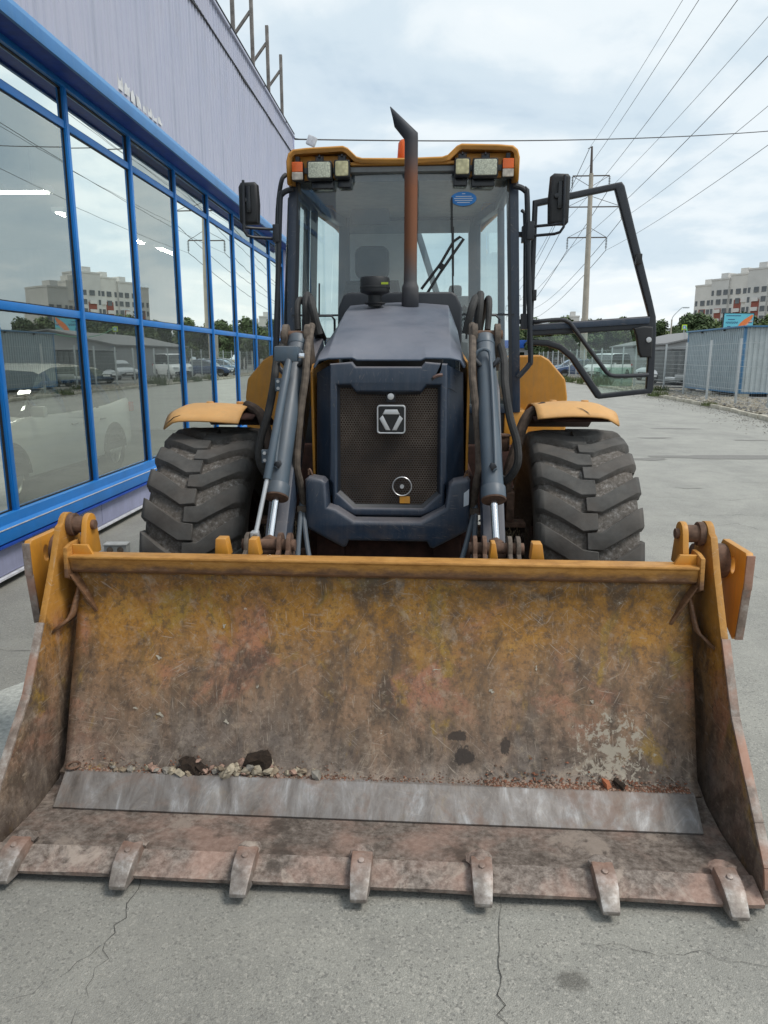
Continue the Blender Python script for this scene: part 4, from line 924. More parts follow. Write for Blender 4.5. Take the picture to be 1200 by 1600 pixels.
# oblique cut: the lip runs from the lower left up to the tip
tip = []
for k in range(n):
    c, s_ = math.cos(2*math.pi*k/n), math.sin(2*math.pi*k/n); u = (1+c)/2
    tip.append((-.022*(1-u)-.044*u+.018*(1-abs(c))*0, ey-.02+.0375*s_, 2.935*(1-u)+3.038*u))
rings.append(tip); m.grid(rings, closed=True); ex_o = lp(m, 'exhaust_pipe', M['exhaust'], sharp=40); md = ex_o.modifiers.new('t', 'SOLIDIFY'); md.thickness = .004; md.offset = -1
m = MB(); m.lathe([(.040,1.975),(.040,2.035),(.060,2.043),(.083,2.050),(.086,2.058),(.086,2.072),(.089,2.074),(.089,2.082),(.086,2.084),(.086,2.122),(.080,2.134),(.055,2.138),(.0,2.139)], (-.130,4.30,0), 'z', 32); pf = lp(m, 'air_prefilter', M['black'])
m = MB(); m.bx(-.088,-.048,4.213,4.216,2.088,2.10); lp(m, 'lime_mark', M['yellow_green'], pf)
m = MB(); m.lathe([(.055,1.985),(.062,1.99),(.055,1.996)], (-.130,4.30,0), 'z', 24); lp(m, 'filter_seat', M['black'], pf)
m = MB(); m.plate([[(-.385,1.70),(-.385,1.985),(-.35,2.06),(-.32,2.08),(.32,2.08),(.35,2.06),(.385,1.985),(.385,1.70)]], 4.60, 4.72, .015); lp(m, 'hood_rear_cowl', M['black_frame'])

# ---- wheels
def make_tyre(Rad, W, nl):
    """carcass of revolution with chevron lugs; vertex attribute groove = 1 between lugs"""
    m = MB(); n = 132; hw = W/2; prof = [(Rad*.47,-hw*.62),(Rad*.55,-hw*.80),(Rad*.68,-hw*.985),(Rad*.80,-hw*.99),(Rad*.895,-hw*.92),(Rad*.938,-hw*.74),(Rad*.950,-hw*.35),(Rad*.953,0)]
    prof = prof+[(r, -x) for r, x in prof[:-1][::-1]]
    m.lathe(prof, (0,0,0), 'x', n); ncar = len(m.v)
    dth = 2*math.pi/nl; rl = random.Random(nl)
    for side in (-1, 1):
        for k in range(nl):
            th0 = dth*(k+(.5 if side > 0 else 0))+rl.uniform(-.006,.006); wk = rl.uniform(.92,1.08); hk = rl.uniform(.990,1.0)
            # across the tread: centre end, knee, shoulder, down the side wall
            st = [(-.10,0.0,.076,1.0),(.18,.0,.082,1.0),(.58,.46,.088,.998),(.88,.80,.096,.984),(.97,.90,.10,.955),(1.02,.97,.094,.90),(1.01,1.0,.07,.85)]
            secs_ = []
            for (u, sh, tk, rr) in st:
                half = tk*wk*rl.uniform(.95,1.05)/2/Rad; c = th0-sh*dth*.80+rl.uniform(-.004,.004)
                top, bot = Rad*rr*hk, Rad*(rr-.075)
                x = side*u*hw; xb = side*min(u,.98)*hw
                secs_.append([(xb, bot, c-half*1.25),(x, top, c-half),(x, top, c+half),(xb, bot, c+half*1.25)])
            rows_ = [[(x, -r*math.cos(t), -r*math.sin(t)) for x, r, t in sc_] for sc_ in secs_]
            m.grid(rows_)
            m.add(rows_[0], [(0,1,2,3)]); m.add(rows_[-1], [(3,2,1,0)])
    me = m.mesh('tyre', M['rubber'], bevel=.003, seg=1, sharp=40)
    at_ = me.attributes.new('groove', 'FLOAT', 'POINT')
    vals = []
    for v in me.vertices:
        r = math.hypot(v.co.y, v.co.z); vals.append(1.0 if (Rad*.84 < r < Rad*.958 and abs(v.co.x) < hw*.95) else (.35 if r <= Rad*.84 else 0.0))
    at_.data.foreach_set('value', vals)
    return me
def make_rim(Rad, W, s):
    m = MB(); m.lathe([(Rad*.50,-W*.32),(Rad*.49,-W*.30),(Rad*.44,-W*.26),(Rad*.42,0),(Rad*.44,W*.26),(Rad*.49,W*.30),(Rad*.50,W*.32)], (0,0,0), 'x', 48)
    m.lathe([(Rad*.43,.02),(Rad*.2,.04),(Rad*.2,.10),(0,.11)], (0,0,0), 'x', 36)
    m.lathe([(Rad*.43,.0),(Rad*.2,.02),(Rad*.18,-.20),(0,-.20)], (0,0,0), 'x', 36)
    for k in range(10): t = k*math.pi/5; m.cyl((.03, Rad*.28*math.cos(t), Rad*.28*math.sin(t)), (.075, Rad*.28*math.cos(t), Rad*.28*math.sin(t)), .016, n=6)
    if s < 0: m.v = [(-x, y, z) for x, y, z in m.v]
    return m.mesh('wheel_rim', M['chassis'], sharp=35)
FR, FW = .655, .50
ft = make_tyre(FR, FW, 23); rr_t = make_tyre(.72, .50, 22)
for (x, y, me, Rd, Wd, nm) in ((.962,3.90,ft,FR,FW,'front_wheel'),(.98,6.15,rr_t,.72,.50,'rear_wheel')):
    for s in (-1, 1):
        wh = empty(nm, (s*x, y-LY, Rd), 0, ldr)
        ty = link('tyre', me, wh); ty.rotation_euler = (R(6 if s > 0 else -3), 0, 0)
        link('wheel_rim', make_rim(Rd, Wd, s), wh)

# ---- front fenders: bent plate over the tyre, cracked and dented
for s in (-1, 1):
    m = MB(); rows_ = []
    rf = random.Random(5 if s > 0 else 9); Y0_, Z0_ = 3.90, .66
    for i in range(15):
        u = i/14; a = 116-46*u              # angle, rear to front
        row_ = []
        for k in range(13):
            v = k/12; x = s*((.735 if s > 0 else .785)+.42*v)
            rad = .775+.012*math.sin(math.pi*v)-.03*max(0, v-.8)/.2-.022*max(0, u-.82)/.18
            corner = max(0, (v-.82)/.18)*max(0, (u-.7)/.3)
            y = Y0_-rad*math.cos(R(180-a))*(-1); yy = Y0_+rad*math.cos(R(a)) ; zz = Z0_+rad*math.sin(R(a))
            yy = Y0_ - rad*math.cos(R(a)) 
            zz += .006*mnoise.noise(Vector((x*4, u*4, s)))-.012*corner+(.02 if s > 0 else -.012)*u
            yy += .05*corner
            row_.append((x, yy, zz))
        rows_.append(row_)
    m.grid(rows_); fd = lp(m, 'front_fender', M['fender_yellow'], sharp=50); md = fd.modifiers.new('t', 'SOLIDIFY'); md.thickness = .008; md.offset = -1
    m = MB()
    yy = lambda u: Y0_-.788*math.cos(R(116-46*u)); zz = lambda u: Z0_+.788*math.sin(R(116-46*u))+.012+(.02 if s > 0 else -.012)*u
    for xx in (.86, 1.03): m.cyl((s*xx, yy(.45), zz(.45)-.02), (s*xx, yy(.45), zz(.45)-.006), .020, n=14)
    lp(m, 'fender_bolt', M['fender_yellow'], fd, bevel=.004)
    def fs_(u, v, up=.012):
        rad = .775+.012*math.sin(math.pi*v)-.03*max(0, v-.8)/.2-.022*max(0, u-.82)/.18; corner = max(0, (v-.82)/.18)*max(0, (u-.7)/.3); x = s*((.735 if s > 0 else .785)+.42*v); a = R(116-46*u)
        return (x, Y0_-rad*math.cos(a)+.05*corner, Z0_+rad*math.sin(a)+.006*mnoise.noise(Vector((x*4, u*4, s)))-.012*corner+(.02 if s > 0 else -.012)*u+up)
    cr = [(.985,1.0),(.955,.93),(.935,.84),(.925,.74),(.945,.84),(.967,.93)] if s < 0 else [(1.0,.615),(.95,.595),(.90,.54),(.88,.47),(.912,.54),(.962,.59)]
    m = MB(); m.add([fs_(u, v, .004) for u, v in cr], [tuple(range(6))]); lp(m, 'split_in_fender', M['sealant'], fd)
    m = MB(); rws = []
    for i in range(9):
        a = R(120-44*i/8); rws.append([(s*xx, Y0_-.74*math.cos(a), Z0_+.735*math.sin(a)) for xx in (.73, 1.12)])
    m.grid(rws); ln = lp(m, 'mudguard_liner', M['chassis'], fd, sharp=60); md = ln.modifiers.new('t', 'SOLIDIFY'); md.thickness = .01

# ---- rear body / rear fenders
for s in (-1, 1):
    m = MB(); m.prism([(s*.80,1.10),(s*.80,1.70),(s*1.00,1.705),(s*1.06,1.67),(s*1.185,1.53),(s*1.205,1.40),(s*1.205,1.10)], 'y', 5.42, 6.9); lp(m, 'rear_fender', M['yellow'], bevel=.025, seg=3)
    m = MB(); m.bx(s*.70,s*.86,4.95,5.44,1.06,1.33); lp(m, 'step_box', M['yellow'], bevel=.015)
    m = MB(); m.bx(s*.78,s*.83,5.40,5.46,1.72,1.75); lp(m, 'fender_marker', M['orange_lens'], bevel=.005)
    m = MB(); m.bx(s*.40,s*.80,4.9,5.9,.62,1.10); lp(m, 'fuel_tank', M['chassis'], bevel=.03)
m = MB(); m.bx(-.74,.74,4.97,6.7,1.06,1.34); lp(m, 'cab_floor', M['black'], bevel=.02)
m = MB(); m.bx(-.45,.45,6.7,7.3,.5,1.3); lp(m, 'backhoe_mount', M['chassis'], bevel=.03)

# ---- cab frame and glass
def post(m, a, b, w_, t_): m.bar(a, b, w_, t_, (0,1,0))
m = MB()
for s in (-1, 1):
    m.bar((s*.775,4.98,1.32), (s*.705,4.98,2.83), .062, .075, (0,1,0))
    m.bar((s*.58,6.40,1.32), (s*.54,6.40,2.83), .10, .09, (0,1,0))
    m.bar((s*.765,4.99,1.345), (s*.765,6.42,1.345), .06, .07); m.bar((s*.70,4.99,2.80), (s*.69,5.78,2.80), .06, .07); m.bar((s*.69,5.76,2.80), (s*.55,6.42,2.80), .06, .07)
    m.bar((s*.755,5.75,1.34), (s*.70,5.75,2.80), .05, .05, (0,1,0))
m.bar((-.71,4.975,2.845), (.71,4.975,2.845), .07, .055); m.bar((-.56,6.40,2.80), (.56,6.40,2.80), .07, .07); m.bar((-.76,4.98,1.345), (.76,4.98,1.345), .07, .06); m.bar((-.57,6.40,1.60), (.57,6.40,1.60), .06, .5)
cab = lp(m, 'cab_frame', M['navy'], bevel=.008)
def wpan(x0b, x1b, x0t, x1t, zb, zt, nm, mat, y=4.945, bulge=.045):
    m = MB(); rws = []
    for j in range(7):
        v = j/6; z = zb+(zt-zb)*v; xa = x0b+(x0t-x0b)*v; xb = x1b+(x1t-x1b)*v
        rws.append([(xa+(xb-xa)*i/12, y-bulge*(1-((xa+(xb-xa)*i/12)/.78)**2)+.03*v*0, z) for i in range(13)])
    m.grid(rws); return lp(m, nm, mat, cab, sharp=60)
wpan(-.71,.71,-.675,.675, 1.97, 2.83, 'windshield', M['windshield'])
wpan(-.745,-.40,-.715,-.40, 1.36, 1.955, 'lower_windshield', M['windshield']); wpan(.40,.745,.40,.715, 1.36, 1.955, 'lower_windshield', M['windshield'])
m = MB(); m.bar((-.74,4.945,1.962), (-.385,4.945,1.962), .02, .012); m.bar((.385,4.945,1.962), (.74,4.945,1.962), .02, .012); lp(m, 'windshield_seam', M['black_frame'], cab)
for s in (-1, 1):
    m = MB()
    for a, b in (((s*.742,4.94,1.34),(s*.668,4.94,2.83)),): m.bar(a, b, .022, .012, (0,1,0))
    lp(m, 'black_glass_border', M['black_frame'], cab)
m = MB(); m.bx(-.67,.67,4.93,4.945,2.79,2.85); lp(m, 'glass_top_border', M['navy'], cab)
for s in (-1,):
    m = MB(); m.add([(s*.768,5.02,1.38),(s*.76,5.72,1.38),(s*.705,5.72,2.77),(s*.705,5.02,2.77)], [(0,1,2,3)]); lp(m, 'side_window', M['cab_side_glass'], cab)
for s in (-1, 1):
    m = MB(); m.add([(s*.758,5.78,1.38),(s*.61,6.36,1.38),(s*.57,6.36,2.77),(s*.70,5.78,2.77)], [(0,1,2,3)]); lp(m, 'rear_side_window', M['cab_side_glass'], cab)
m = MB(); m.add([(-.53,6.41,1.86),(.53,6.41,1.86),(.49,6.41,2.76),(-.49,6.41,2.76)], [(0,1,2,3)]); lp(m, 'rear_window', M['cab_side_glass'], cab)
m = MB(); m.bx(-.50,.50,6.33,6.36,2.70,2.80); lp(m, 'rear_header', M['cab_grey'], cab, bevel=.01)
m = MB(); m.bx(-.50,-.02,6.33,6.36,1.86,2.70); lp(m, 'glare_panel', simple('pale_glare_grey', (.62,.66,.66), .8, var=.06), cab, bevel=.01)  # added panel; its pale grey stands in for glare on the windshield
# left door, closed: frame and grip
m = MB(); m.tube([(-.80,5.06,1.40),(-.795,5.06,1.95),(-.745,5.06,2.72),(-.74,5.2,2.76),(-.74,5.65,2.76),(-.79,5.72,1.9),(-.80,5.68,1.40),(-.80,5.06,1.40)], .026, 8); lp(m, 'left_door_frame', M['black_frame'], cab)
m = MB(); m.tube([(-.77,5.02,2.86),(-.80,4.99,2.80),(-.83,4.98,2.55),(-.84,4.98,2.0),(-.86,4.98,1.72)], .015, 8, smooth=4); lp(m, 'door_seal_bar', M['black_frame'], cab)
# roof shell with two raised pods
def roof_sec(y, k, dz=0.0):
    hp = [(.726,2.76),(.728,2.89),(.715,2.935),(.685,2.958),(.60,2.966),(.37,2.974),(.34,2.962),(.285,2.912),(.25,2.902),(0,2.897)]
    pts = [(-x*k, y, z+dz) for x, z in hp]+[(x*k, y, z+dz) for x, z in hp[:-1][::-1]]
    return pts
m = MB(); m.grid([roof_sec(4.795,.985,-.016), roof_sec(4.80,.995,-.004), roof_sec(4.83,1.,.004), roof_sec(5.2,1.0,.02), roof_sec(5.9,1.,.02), roof_sec(6.45,.88,0), roof_sec(6.5,.84,-.03)])
roof = lp(m, 'cab_roof', M['roof_yellow'], sharp=60); md = roof.modifiers.new('t', 'SOLIDIFY'); md.thickness = .034; md.offset = -1
m = MB(); m.bx(-.69,.69,4.86,5.85,2.83,2.862); m.bx(-.58,.58,5.85,6.45,2.83,2.861); lp(m, 'headliner', M['cab_grey'], roof, bevel=.006)
m = MB()
for s in (-1, 1): m.bx(s*.33,s*.70,4.885,4.94,2.80,2.935)
m.bx(-.33,.33,4.84,4.93,2.866,2.885); lp(m, 'visor_panel', M['roof_yellow'], roof, bevel=.006)
for s in (-1, 1):
    for (xa, xb, za, zb, mat, nm) in ((.325,.424,2.785,2.890,'lens_yellow','work_lamp'),(.437,.595,2.777,2.886,'lens_white','work_lamp')):
        xm = (xa+xb)/2
        m = MB(); m.plate([rrect(s*xm,(za+zb)/2,(xb-xa)/2,(zb-za)/2,.012)], 4.795, 4.855, .006); wl = lp(m, nm, M['black'], roof)
        m = MB(); m.plate([rrect(s*xm,(za+zb)/2,(xb-xa)/2-.009,(zb-za)/2-.009,.010)], 4.789, 4.80, .003); lp(m, 'lens', M[mat], wl)
        m = MB(); m.tube([(s*xm-.024,4.82,zb-.01),(s*xm-.024,4.815,zb+.028),(s*xm+.024,4.815,zb+.028),(s*xm+.024,4.82,zb-.01)], .0035, 6); m.cyl((s*xm,4.815,zb+.034),(s*xm,4.805,zb+.02),.006,n=6); m.bx(s*xm-.02,s*xm+.02,4.815,4.86,zb+.001,zb+.024); lp(m, 'lamp_bracket', M['black_frame'], wl)
        m = MB(); m.plate([rrect(s*xm-s*.008,(za+zb)/2-.062,(xb-xa)/2-.006,.035,.01)], 4.865, 4.93, .006); lp(m, 'rear_lamp_shell', M['black_gloss'], wl)
    m = MB(); m.plate([rrect(s*.655,2.828,.036,.053,.006)], 4.80, 4.85, .004); mk = lp(m, 'turn_signal', M['black'], roof)
    m = MB(); m.plate([rrect(s*.655,2.851,.034,.029,.005)], 4.79, 4.805, .003); lp(m, 'amber_lens', M['orange_lens'], mk)
    m = MB(); m.plate([rrect(s*.655,2.798,.034,.023,.005)], 4.79, 4.805, .003); lp(m, 'clear_lens', M['lens_clear'], mk)
    m = MB(); m.bx(s*.655-.012,s*.655+.012,4.81,4.86,2.884,2.915); lp(m, 'signal_bracket', M['black'], mk)
m = MB(); m.lathe([(.055,2.90),(.058,2.925),(.05,2.93)], (.005,5.15,.035), 'z', 24); bc = lp(m, 'beacon', M['black'], roof)
m = MB(); m.lathe([(.048,2.93),(.05,2.95),(.044,3.035),(.03,3.055),(0,3.06)], (.005,5.15,.035), 'z', 24); lp(m, 'beacon_dome', M['orange_lens'], bc)
m = MB(); m.lathe([(.035,2.91),(.033,2.93),(.02,2.942),(0,2.946)], (-.125,5.0,0), 'z', 18); lp(m, 'antenna_base', M['black'], roof)
# wipers, sticker
m = MB(); m.bar((.315,4.878,2.676),(.335,4.885,2.062),.010,.018,(0,1,0)); m.bar((.325,4.872,2.50),(.332,4.874,2.20),.014,.012,(0,1,0)); wp = lp(m, 'wiper', M['black'], cab)
m = MB(); m.tube([(.135,4.87,2.045),(.245,4.858,2.215),(.395,4.86,2.425),(.37,4.862,2.437),(.33,4.866,2.41),(.25,4.858,2.275),(.128,4.87,2.12)], .009, 8); m.cyl((.25,4.85,2.24),(.27,4.85,2.27),.014,n=8); lp(m, 'wiper_arm', M['black'], wp)
el = [(.39+.082*math.cos(t*math.pi/16), 2.672+.043*math.sin(t*math.pi/16)) for t in range(32)]
m = MB(); m.plate([el], 4.898, 4.9005, .0); stk = lp(m, 'blue_sticker', M['sticker_blue'], cab)
m = MB()
for k, (ww, zz) in enumerate(((.02,.030),(.10,.014),(.12,.002),(.11,-.010),(.08,-.022))): m.bx(.39-ww/2,.39+ww/2,4.8965,4.8978,2.672+zz-.0022,2.672+zz+.0022)
lp(m, 'sticker_print', M['decal_white'], stk)
# antenna-like whisker inside left
m = MB(); m.cyl((-.545,4.87,1.96),(-.54,4.87,2.16),.006,n=6); lp(m, 'wiper_stub', M['black'], cab)
# small guard rails beside the hood
for s in (-1, 1):
    m = MB(); m.tube([(s*.42,4.70,1.80),(s*.42,4.70,1.92),(s*.44,4.70,1.945),(s*.60,4.70,1.945),(s*.625,4.70,1.92),(s*.62,4.70,1.78)], .008, 6); lp(m, 'guard_rail', M['black_frame'])

# ---- interior
st_ = empty('operator_seat', (-.26, 5.72-LY, 1.34), 0, ldr)
m = MB(); m.plate([[(-.24,.30),(-.25,.70),(-.20,.92),(.20,.92),(.25,.70),(.24,.30)]], -.06, .06, .04, res=3); m.build('backrest', M['seat'], st_)
m = MB(); m.plate([rrect(0,1.05,.13,.12,.06)], -.05, .04, .03, res=3); m.build('headrest', M['seat'], st_)
m = MB(); m.box((0,-.26,.24), (.5,.5,.13)); m.build('cushion', M['seat'], st_, bevel=.04, seg=3)
m = MB(); m.box((0,-.2,.09), (.36,.4,.18)); m.build('seat_base', M['black'], st_, bevel=.02)
for s in (-1, 1): m = MB(); m.box((s*.30,-.15,.46), (.07,.36,.06)); m.build('armrest', M['seat'], st_, bevel=.02)
sw = empty('steering_wheel', (-.08, 5.22-LY, 2.0), 0, ldr)
m = MB(); ring_ = [(.19*math.cos(t*math.pi/16), .19*math.sin(t*math.pi/16)*.9, .19*math.sin(t*math.pi/16)*.45) for t in range(33)]; m.tube(ring_, .015, 8, caps=False); m.build('wheel_ring', M['black'], sw)
m = MB(); m.cyl((0,0,0),(0,-.12,-.6),.04,n=14); m.box((0,-.02,-.02),(.34,.03,.02)); m.build('column', M['black'], sw, bevel=.004)
m = MB(); m.bx(-.36,.28,4.98,5.14,1.34,2.02); lp(m, 'dashboard', M['black'], bevel=.03)
m = MB(); m.bx(.40,.64,5.5,6.2,1.34,1.86); cs = lp(m, 'side_console', M['cab_grey'], bevel=.03)
for x in (.46,.56): m = MB(); m.cyl((x,5.62,1.86),(x-.02,5.55,2.02),.012,n=8); m.blob((x-.02,5.55,2.04),.028,3,.1); lp(m, 'lever', M['black'], cs)
m = MB(); m.box((.06,5.9,1.98),(.22,.12,.14)); lp(m, 'white_case', M['skin_white'], bevel=.02)
m = MB(); m.plate([rrect(-.22,2.60,.13,.05,.02)], 5.05, 5.07, .004); lp(m, 'interior_mirror', M['black'])
# backhoe boom folded behind the cab
bh = empty('backhoe_boom', (-.05, 7.3-LY, .9), 0, ldr)
m = MB(); m.prism([(-.1,-.2),(.25,-.2),(.35,.9),(.05,1.7),(-.2,1.75),(-.1,.8)], 'x', -.23, .03); m.build('boom', M['grey_blue'], bh, bevel=.02)
m = MB(); m.bar((.42,-.15,1.0),(.10,-.15,1.95),.06,.06); m.build('boom_cylinder', M['grey_blue'], bh, bevel=.01)
m = MB(); m.box((.50,-.3,1.16),(.22,.3,.36)); m.box((.46,-.3,1.38),(.12,.2,.12)); m.build('swing_post', M['black_frame'], bh, bevel=.03)
m = MB(); m.bar((-.02,.2,1.85),(-.05,.9,.2),.2,.22); m.build('dipper', M['yellow'], bh, bevel=.02)
for s in (-1, 1):
    sb_ = empty('stabiliser', (s*.62, 7.2-LY, .35), 0, ldr)
    m = MB(); m.box((0,0,.35),(.18,.2,1.0)); m.build('leg_tube', M['navy'], sb_, bevel=.01)
    m = MB(); m.box((0,0,-.18),(.34,.3,.05)); m.build('foot_pad', M['rust'], sb_, bevel=.01)

# ---- grab rails with mirrors
GR = [(.700,2.745),(.745,2.735),(.775,2.715),(.790,2.675),(.822,2.15),(.853,1.70),(.845,1.64),(.815,1.60),(.775,1.555)]
for s in (-1, 1):
    m = MB(); m.tube([(s*x, 4.90, z) for x, z in GR], .0175, 10, smooth=4); gr = lp(m, 'grab_rail', M['black_frame'])
    m = MB(); m.box((s*.818,4.90,2.475),(.045,.06,.11)); lp(m, 'mirror_clamp', M['black_frame'], gr, bevel=.006)
    mi_ = empty('wing_mirror', (s*.98, 4.86-LY, 2.65), 0, ldr)
    q = MB(); q.plate([[(-.060,-.150),(.050,-.152),(.066,-.135),(.066,.13),(.05,.148),(-.035,.152),(-.058,.135),(-.066,.0)]] if s > 0 else [[(.060,-.125),(-.050,-.128),(-.066,-.11),(-.066,.10),(-.05,.128),(.04,.13),(.060,.112),(.066,0)]], -.035, .035, .024, res=3); q.build('mirror_housing', M['black'], mi_)
    q = MB(); q.plate([rrect(0,0,.05,.12,.02)], .033, .040, .002); q.build('mirror_face', M['mirror_glass'], mi_)
    q = MB(); q.bx(-.012,.018,-.052,-.03,-.06,.10); q.cyl((-.02,-.03,.015),(-.02,-.055,.015),.016,n=12); q.build('mount_block', M['black_gloss'], mi_, bevel=.005)
    q = MB(); z0 = -.15
    q.tube([(s*-.14,.03,z0),(s*-.02,-.03,z0),(s*.02,-.055,z0),(s*.028,-.062,z0+.02),(s*.022,-.062,.13)], .009, 8)
    q.tube([(s*-.14,.03,z0-.056),(s*-.02,-.03,z0-.056),(s*.01,-.055,z0-.05),(s*.030,-.062,z0-.02),(s*.028,-.062,z0+.03)], .009, 8); q.build('mirror_arm', M['black_frame'], mi_)
m = MB(); m.tube([(.775,5.02,2.62),(.79,5.0,2.60),(.80,5.0,2.45),(.815,5.0,1.98),(.82,5.02,1.90)], .012, 8)
for z_, x_ in ((2.47,.80),(1.92,.815)): m.box((x_,5.01,z_),(.045,.05,.10)); m.bar((x_-.05,5.0,z_),(x_+.07,5.03,z_),.03,.03)
lp(m, 'door_hinge_bar', M['black_frame'], bevel=0)

# ---- right door, swung open across the tractor
dr_out = [(.845,2.685),(1.38,2.786),(1.405,2.79),(1.425,2.765),(1.655,2.05),(1.685,1.95),(1.695,1.85),(1.705,1.47),(1.695,1.448),(1.345,1.408),(1.325,1.415),(1.135,1.675),(1.06,1.735),(.98,1.76),(.845,1.768)]
up_h = [(.878,2.650),(1.365,2.742),(1.615,2.02),(1.637,1.955),(.880,1.905)]
lo_h = [(.882,1.828),(1.560,1.866),(1.590,1.70),(1.652,1.69),(1.655,1.478),(1.362,1.446),(1.165,1.705),(1.075,1.775),(.98,1.803),(.882,1.806)]
m = MB(); m.plate([dr_out, up_h, lo_h], 5.03, 5.075, .012, res=3); door = lp(m, 'cab_door', M['black_frame'])
m = MB(); m.plate([[(.868,1.898),(1.64,1.948),(1.64,1.905),(.868,1.860)]], 5.015, 5.035, .005); lp(m, 'door_mid_rail', M['navy'], door)
m = MB(); m.add([(.88,5.052,1.815),(1.57,5.052,1.87),(1.66,5.052,1.70),(1.66,5.052,1.47),(1.36,5.052,1.44),(1.16,5.052,1.70),(1.07,5.052,1.772),(.98,5.052,1.80)], [tuple(range(8))]); lp(m, 'lower_glass', M['door_glass'], door)
m = MB(); m.bx(1.30,1.56,5.035,5.039,1.495,1.62); lp(m, 'loose_glass_strip', M['door_glass'], door)
m = MB(); m.plate([[(1.535,1.875),(1.60,1.89),(1.66,1.885),(1.665,1.685),(1.595,1.685),(1.575,1.72),(1.555,1.82)]], 4.99, 5.03, .012, res=3); lk = lp(m, 'lock_panel', M['black'], door)
m = MB(); m.cyl((1.635,4.992,1.80),(1.635,4.982,1.80),.018,n=14); lp(m, 'lock_button', M['silver'], lk, bevel=.003)
m = MB(); m.tube([(.885,5.0,1.915),(.93,4.985,1.922),(1.05,4.98,1.930),(1.10,4.975,1.915),(1.135,4.975,1.88),(1.34,4.97,1.625),(1.375,4.97,1.585),(1.42,4.97,1.565),(1.55,4.975,1.567),(1.65,5.0,1.572)], .0145, 10, smooth=4); lp(m, 'door_handrail', M['black_frame'], door)
m = MB(); m.box((1.535,5.0,2.31),(.035,.05,.065)); m.box((.875,5.02,2.09),(.03,.04,.07)); lp(m, 'window_catch', M['black'], door, bevel=.006)

# ---- stones, clods and grit lying in the bucket
def lw(x, y, z):                       # loader metres to world metres
    c, s_ = math.cos(LYAW), math.sin(LYAW); return (-.204+c*x-s_*y, s_*x+c*y, z)
sm = [simple('pale_stone', (.36,.31,.23), .85, var=.35, sc=40, bump=.4), simple('beige_stone', (.26,.205,.145), .85, var=.35, sc=30, bump=.4), simple('grey_stone', (.24,.22,.19), .85, var=.3, sc=30, bump=.4), simple('pinkish_stone', (.34,.22,.17), .85, var=.3, sc=30, bump=.4)]
M['clod'] = simple('dark_soil', (.028,.018,.012), 1., var=.5, sc=60, bump=.8, bsc=80)
rs = random.Random(77)
def mb_z(y):                            # height of the mouldboard foot
    P = [(2.385,.130),(2.425,.137),(2.44,.150),(2.455,.185),(2.475,.24),(2.50,.31)]
    for (a, za), (b, zb) in zip(P, P[1:]):
        if a <= y <= b: return za+(zb-za)*(y-a)/(b-a)
    return P[0][1] if y < P[0][0] else P[-1][1]
stones = []
def stone(x, y, r, lift=0.0, mat=None, sq=.7):
    m = MB(); m.blob((0,0,0), (r*rs.uniform(.9,1.3), r*rs.uniform(.75,1.1), r*sq*rs.uniform(.8,1.15)), rs.randrange(9999), .5, sub=1 if rs.random() < .7 else 2)
    o = m.build('stone', mat or rs.choice(sm), sharp=12); o.location = lw(x, y, mb_z(y)+r*sq*.75+lift); o.rotation_euler = (rs.uniform(-.5,.5), rs.uniform(-.5,.5), rs.uniform(0, 6.28)); stones.append(o); return o
for k in range(38): stone(rs.gauss(-.50,.085), rs.uniform(2.398,2.436), rs.uniform(.009,.015)+.011*rs.random()**2, rs.choice((0,0,.010,.020)) )
for k in range(9): stone(rs.uniform(-.78,-.64), rs.uniform(2.40,2.434), rs.uniform(.010,.018))
for k in range(12): stone(rs.uniform(-1.02,-.78), rs.uniform(2.40,2.434), rs.uniform(.009,.019))
for k in range(8): stone(rs.uniform(-.40,-.20), rs.uniform(2.40,2.434), rs.uniform(.010,.019))
for k, o in enumerate(stones):
    tag(o, ('small stone in the heap left of the bucket middle' if k < 38 else 'small stone just left of the heap, near the black soil lump' if k < 47 else 'small stone near the left end of the bucket foot' if k < 59 else 'small stone trailing off right of the heap'), 'stone', ('stones in the heap' if k < 38 else 'stones left of the heap' if k < 47 else 'stones at the left end' if k < 59 else 'stones right of the heap'))
a_ = tag(stone(-.545, 2.41, .030, mat=sm[0]), 'largest pale stone, left in the heap inside the bucket', 'stone')
a_ = tag(stone(-.205, 2.415, .024, mat=sm[2]), 'round grey stone at the right end of the heap in the bucket', 'stone')
a_ = tag(stone(.865, 2.42, .022, mat=simple('brick_red', (.38,.13,.06), .9)), 'orange brick fragment at the right end of the bucket', 'brick fragment')
def clod(x, y, r, lab, rz=1.0):
    m = MB(); m.blob((0,0,0), (r[0],r[1],r[2]), rs.randrange(9999), .55, sub=2); o = m.build('soil_clod', M['clod'], sharp=20); o.location = lw(x, y, mb_z(y)+r[2]*.7); o.rotation_euler = (0,.5*rz,rs.uniform(-.4,.4)); tag(o, lab, 'soil clod')
clod(-.70, 2.43, (.036,.03,.028), 'black lump of soil left of the stone heap in the bucket')
clod(-.65, 2.415, (.028,.022,.018), 'smaller dark soil lump beside the black lump in the bucket')
clod(-.43, 2.435, (.05,.03,.045), 'tall black wedge of soil behind the stone heap', -1.2)
clod(.915, 2.42, (.026,.018,.014), 'flat dark soil crumb right of the brick fragment')
m = MB(); m.lathe([(.024,0),(.030,.005),(.024,.010),(.018,.005)], (0,0,0), 'z', 20, closed=True); o = m.build('rubber_ring', M['rust']); o.location = lw(-1.155, 2.415, .142); tag(o, 'small rusty ring in the left corner of the bucket', 'ring')
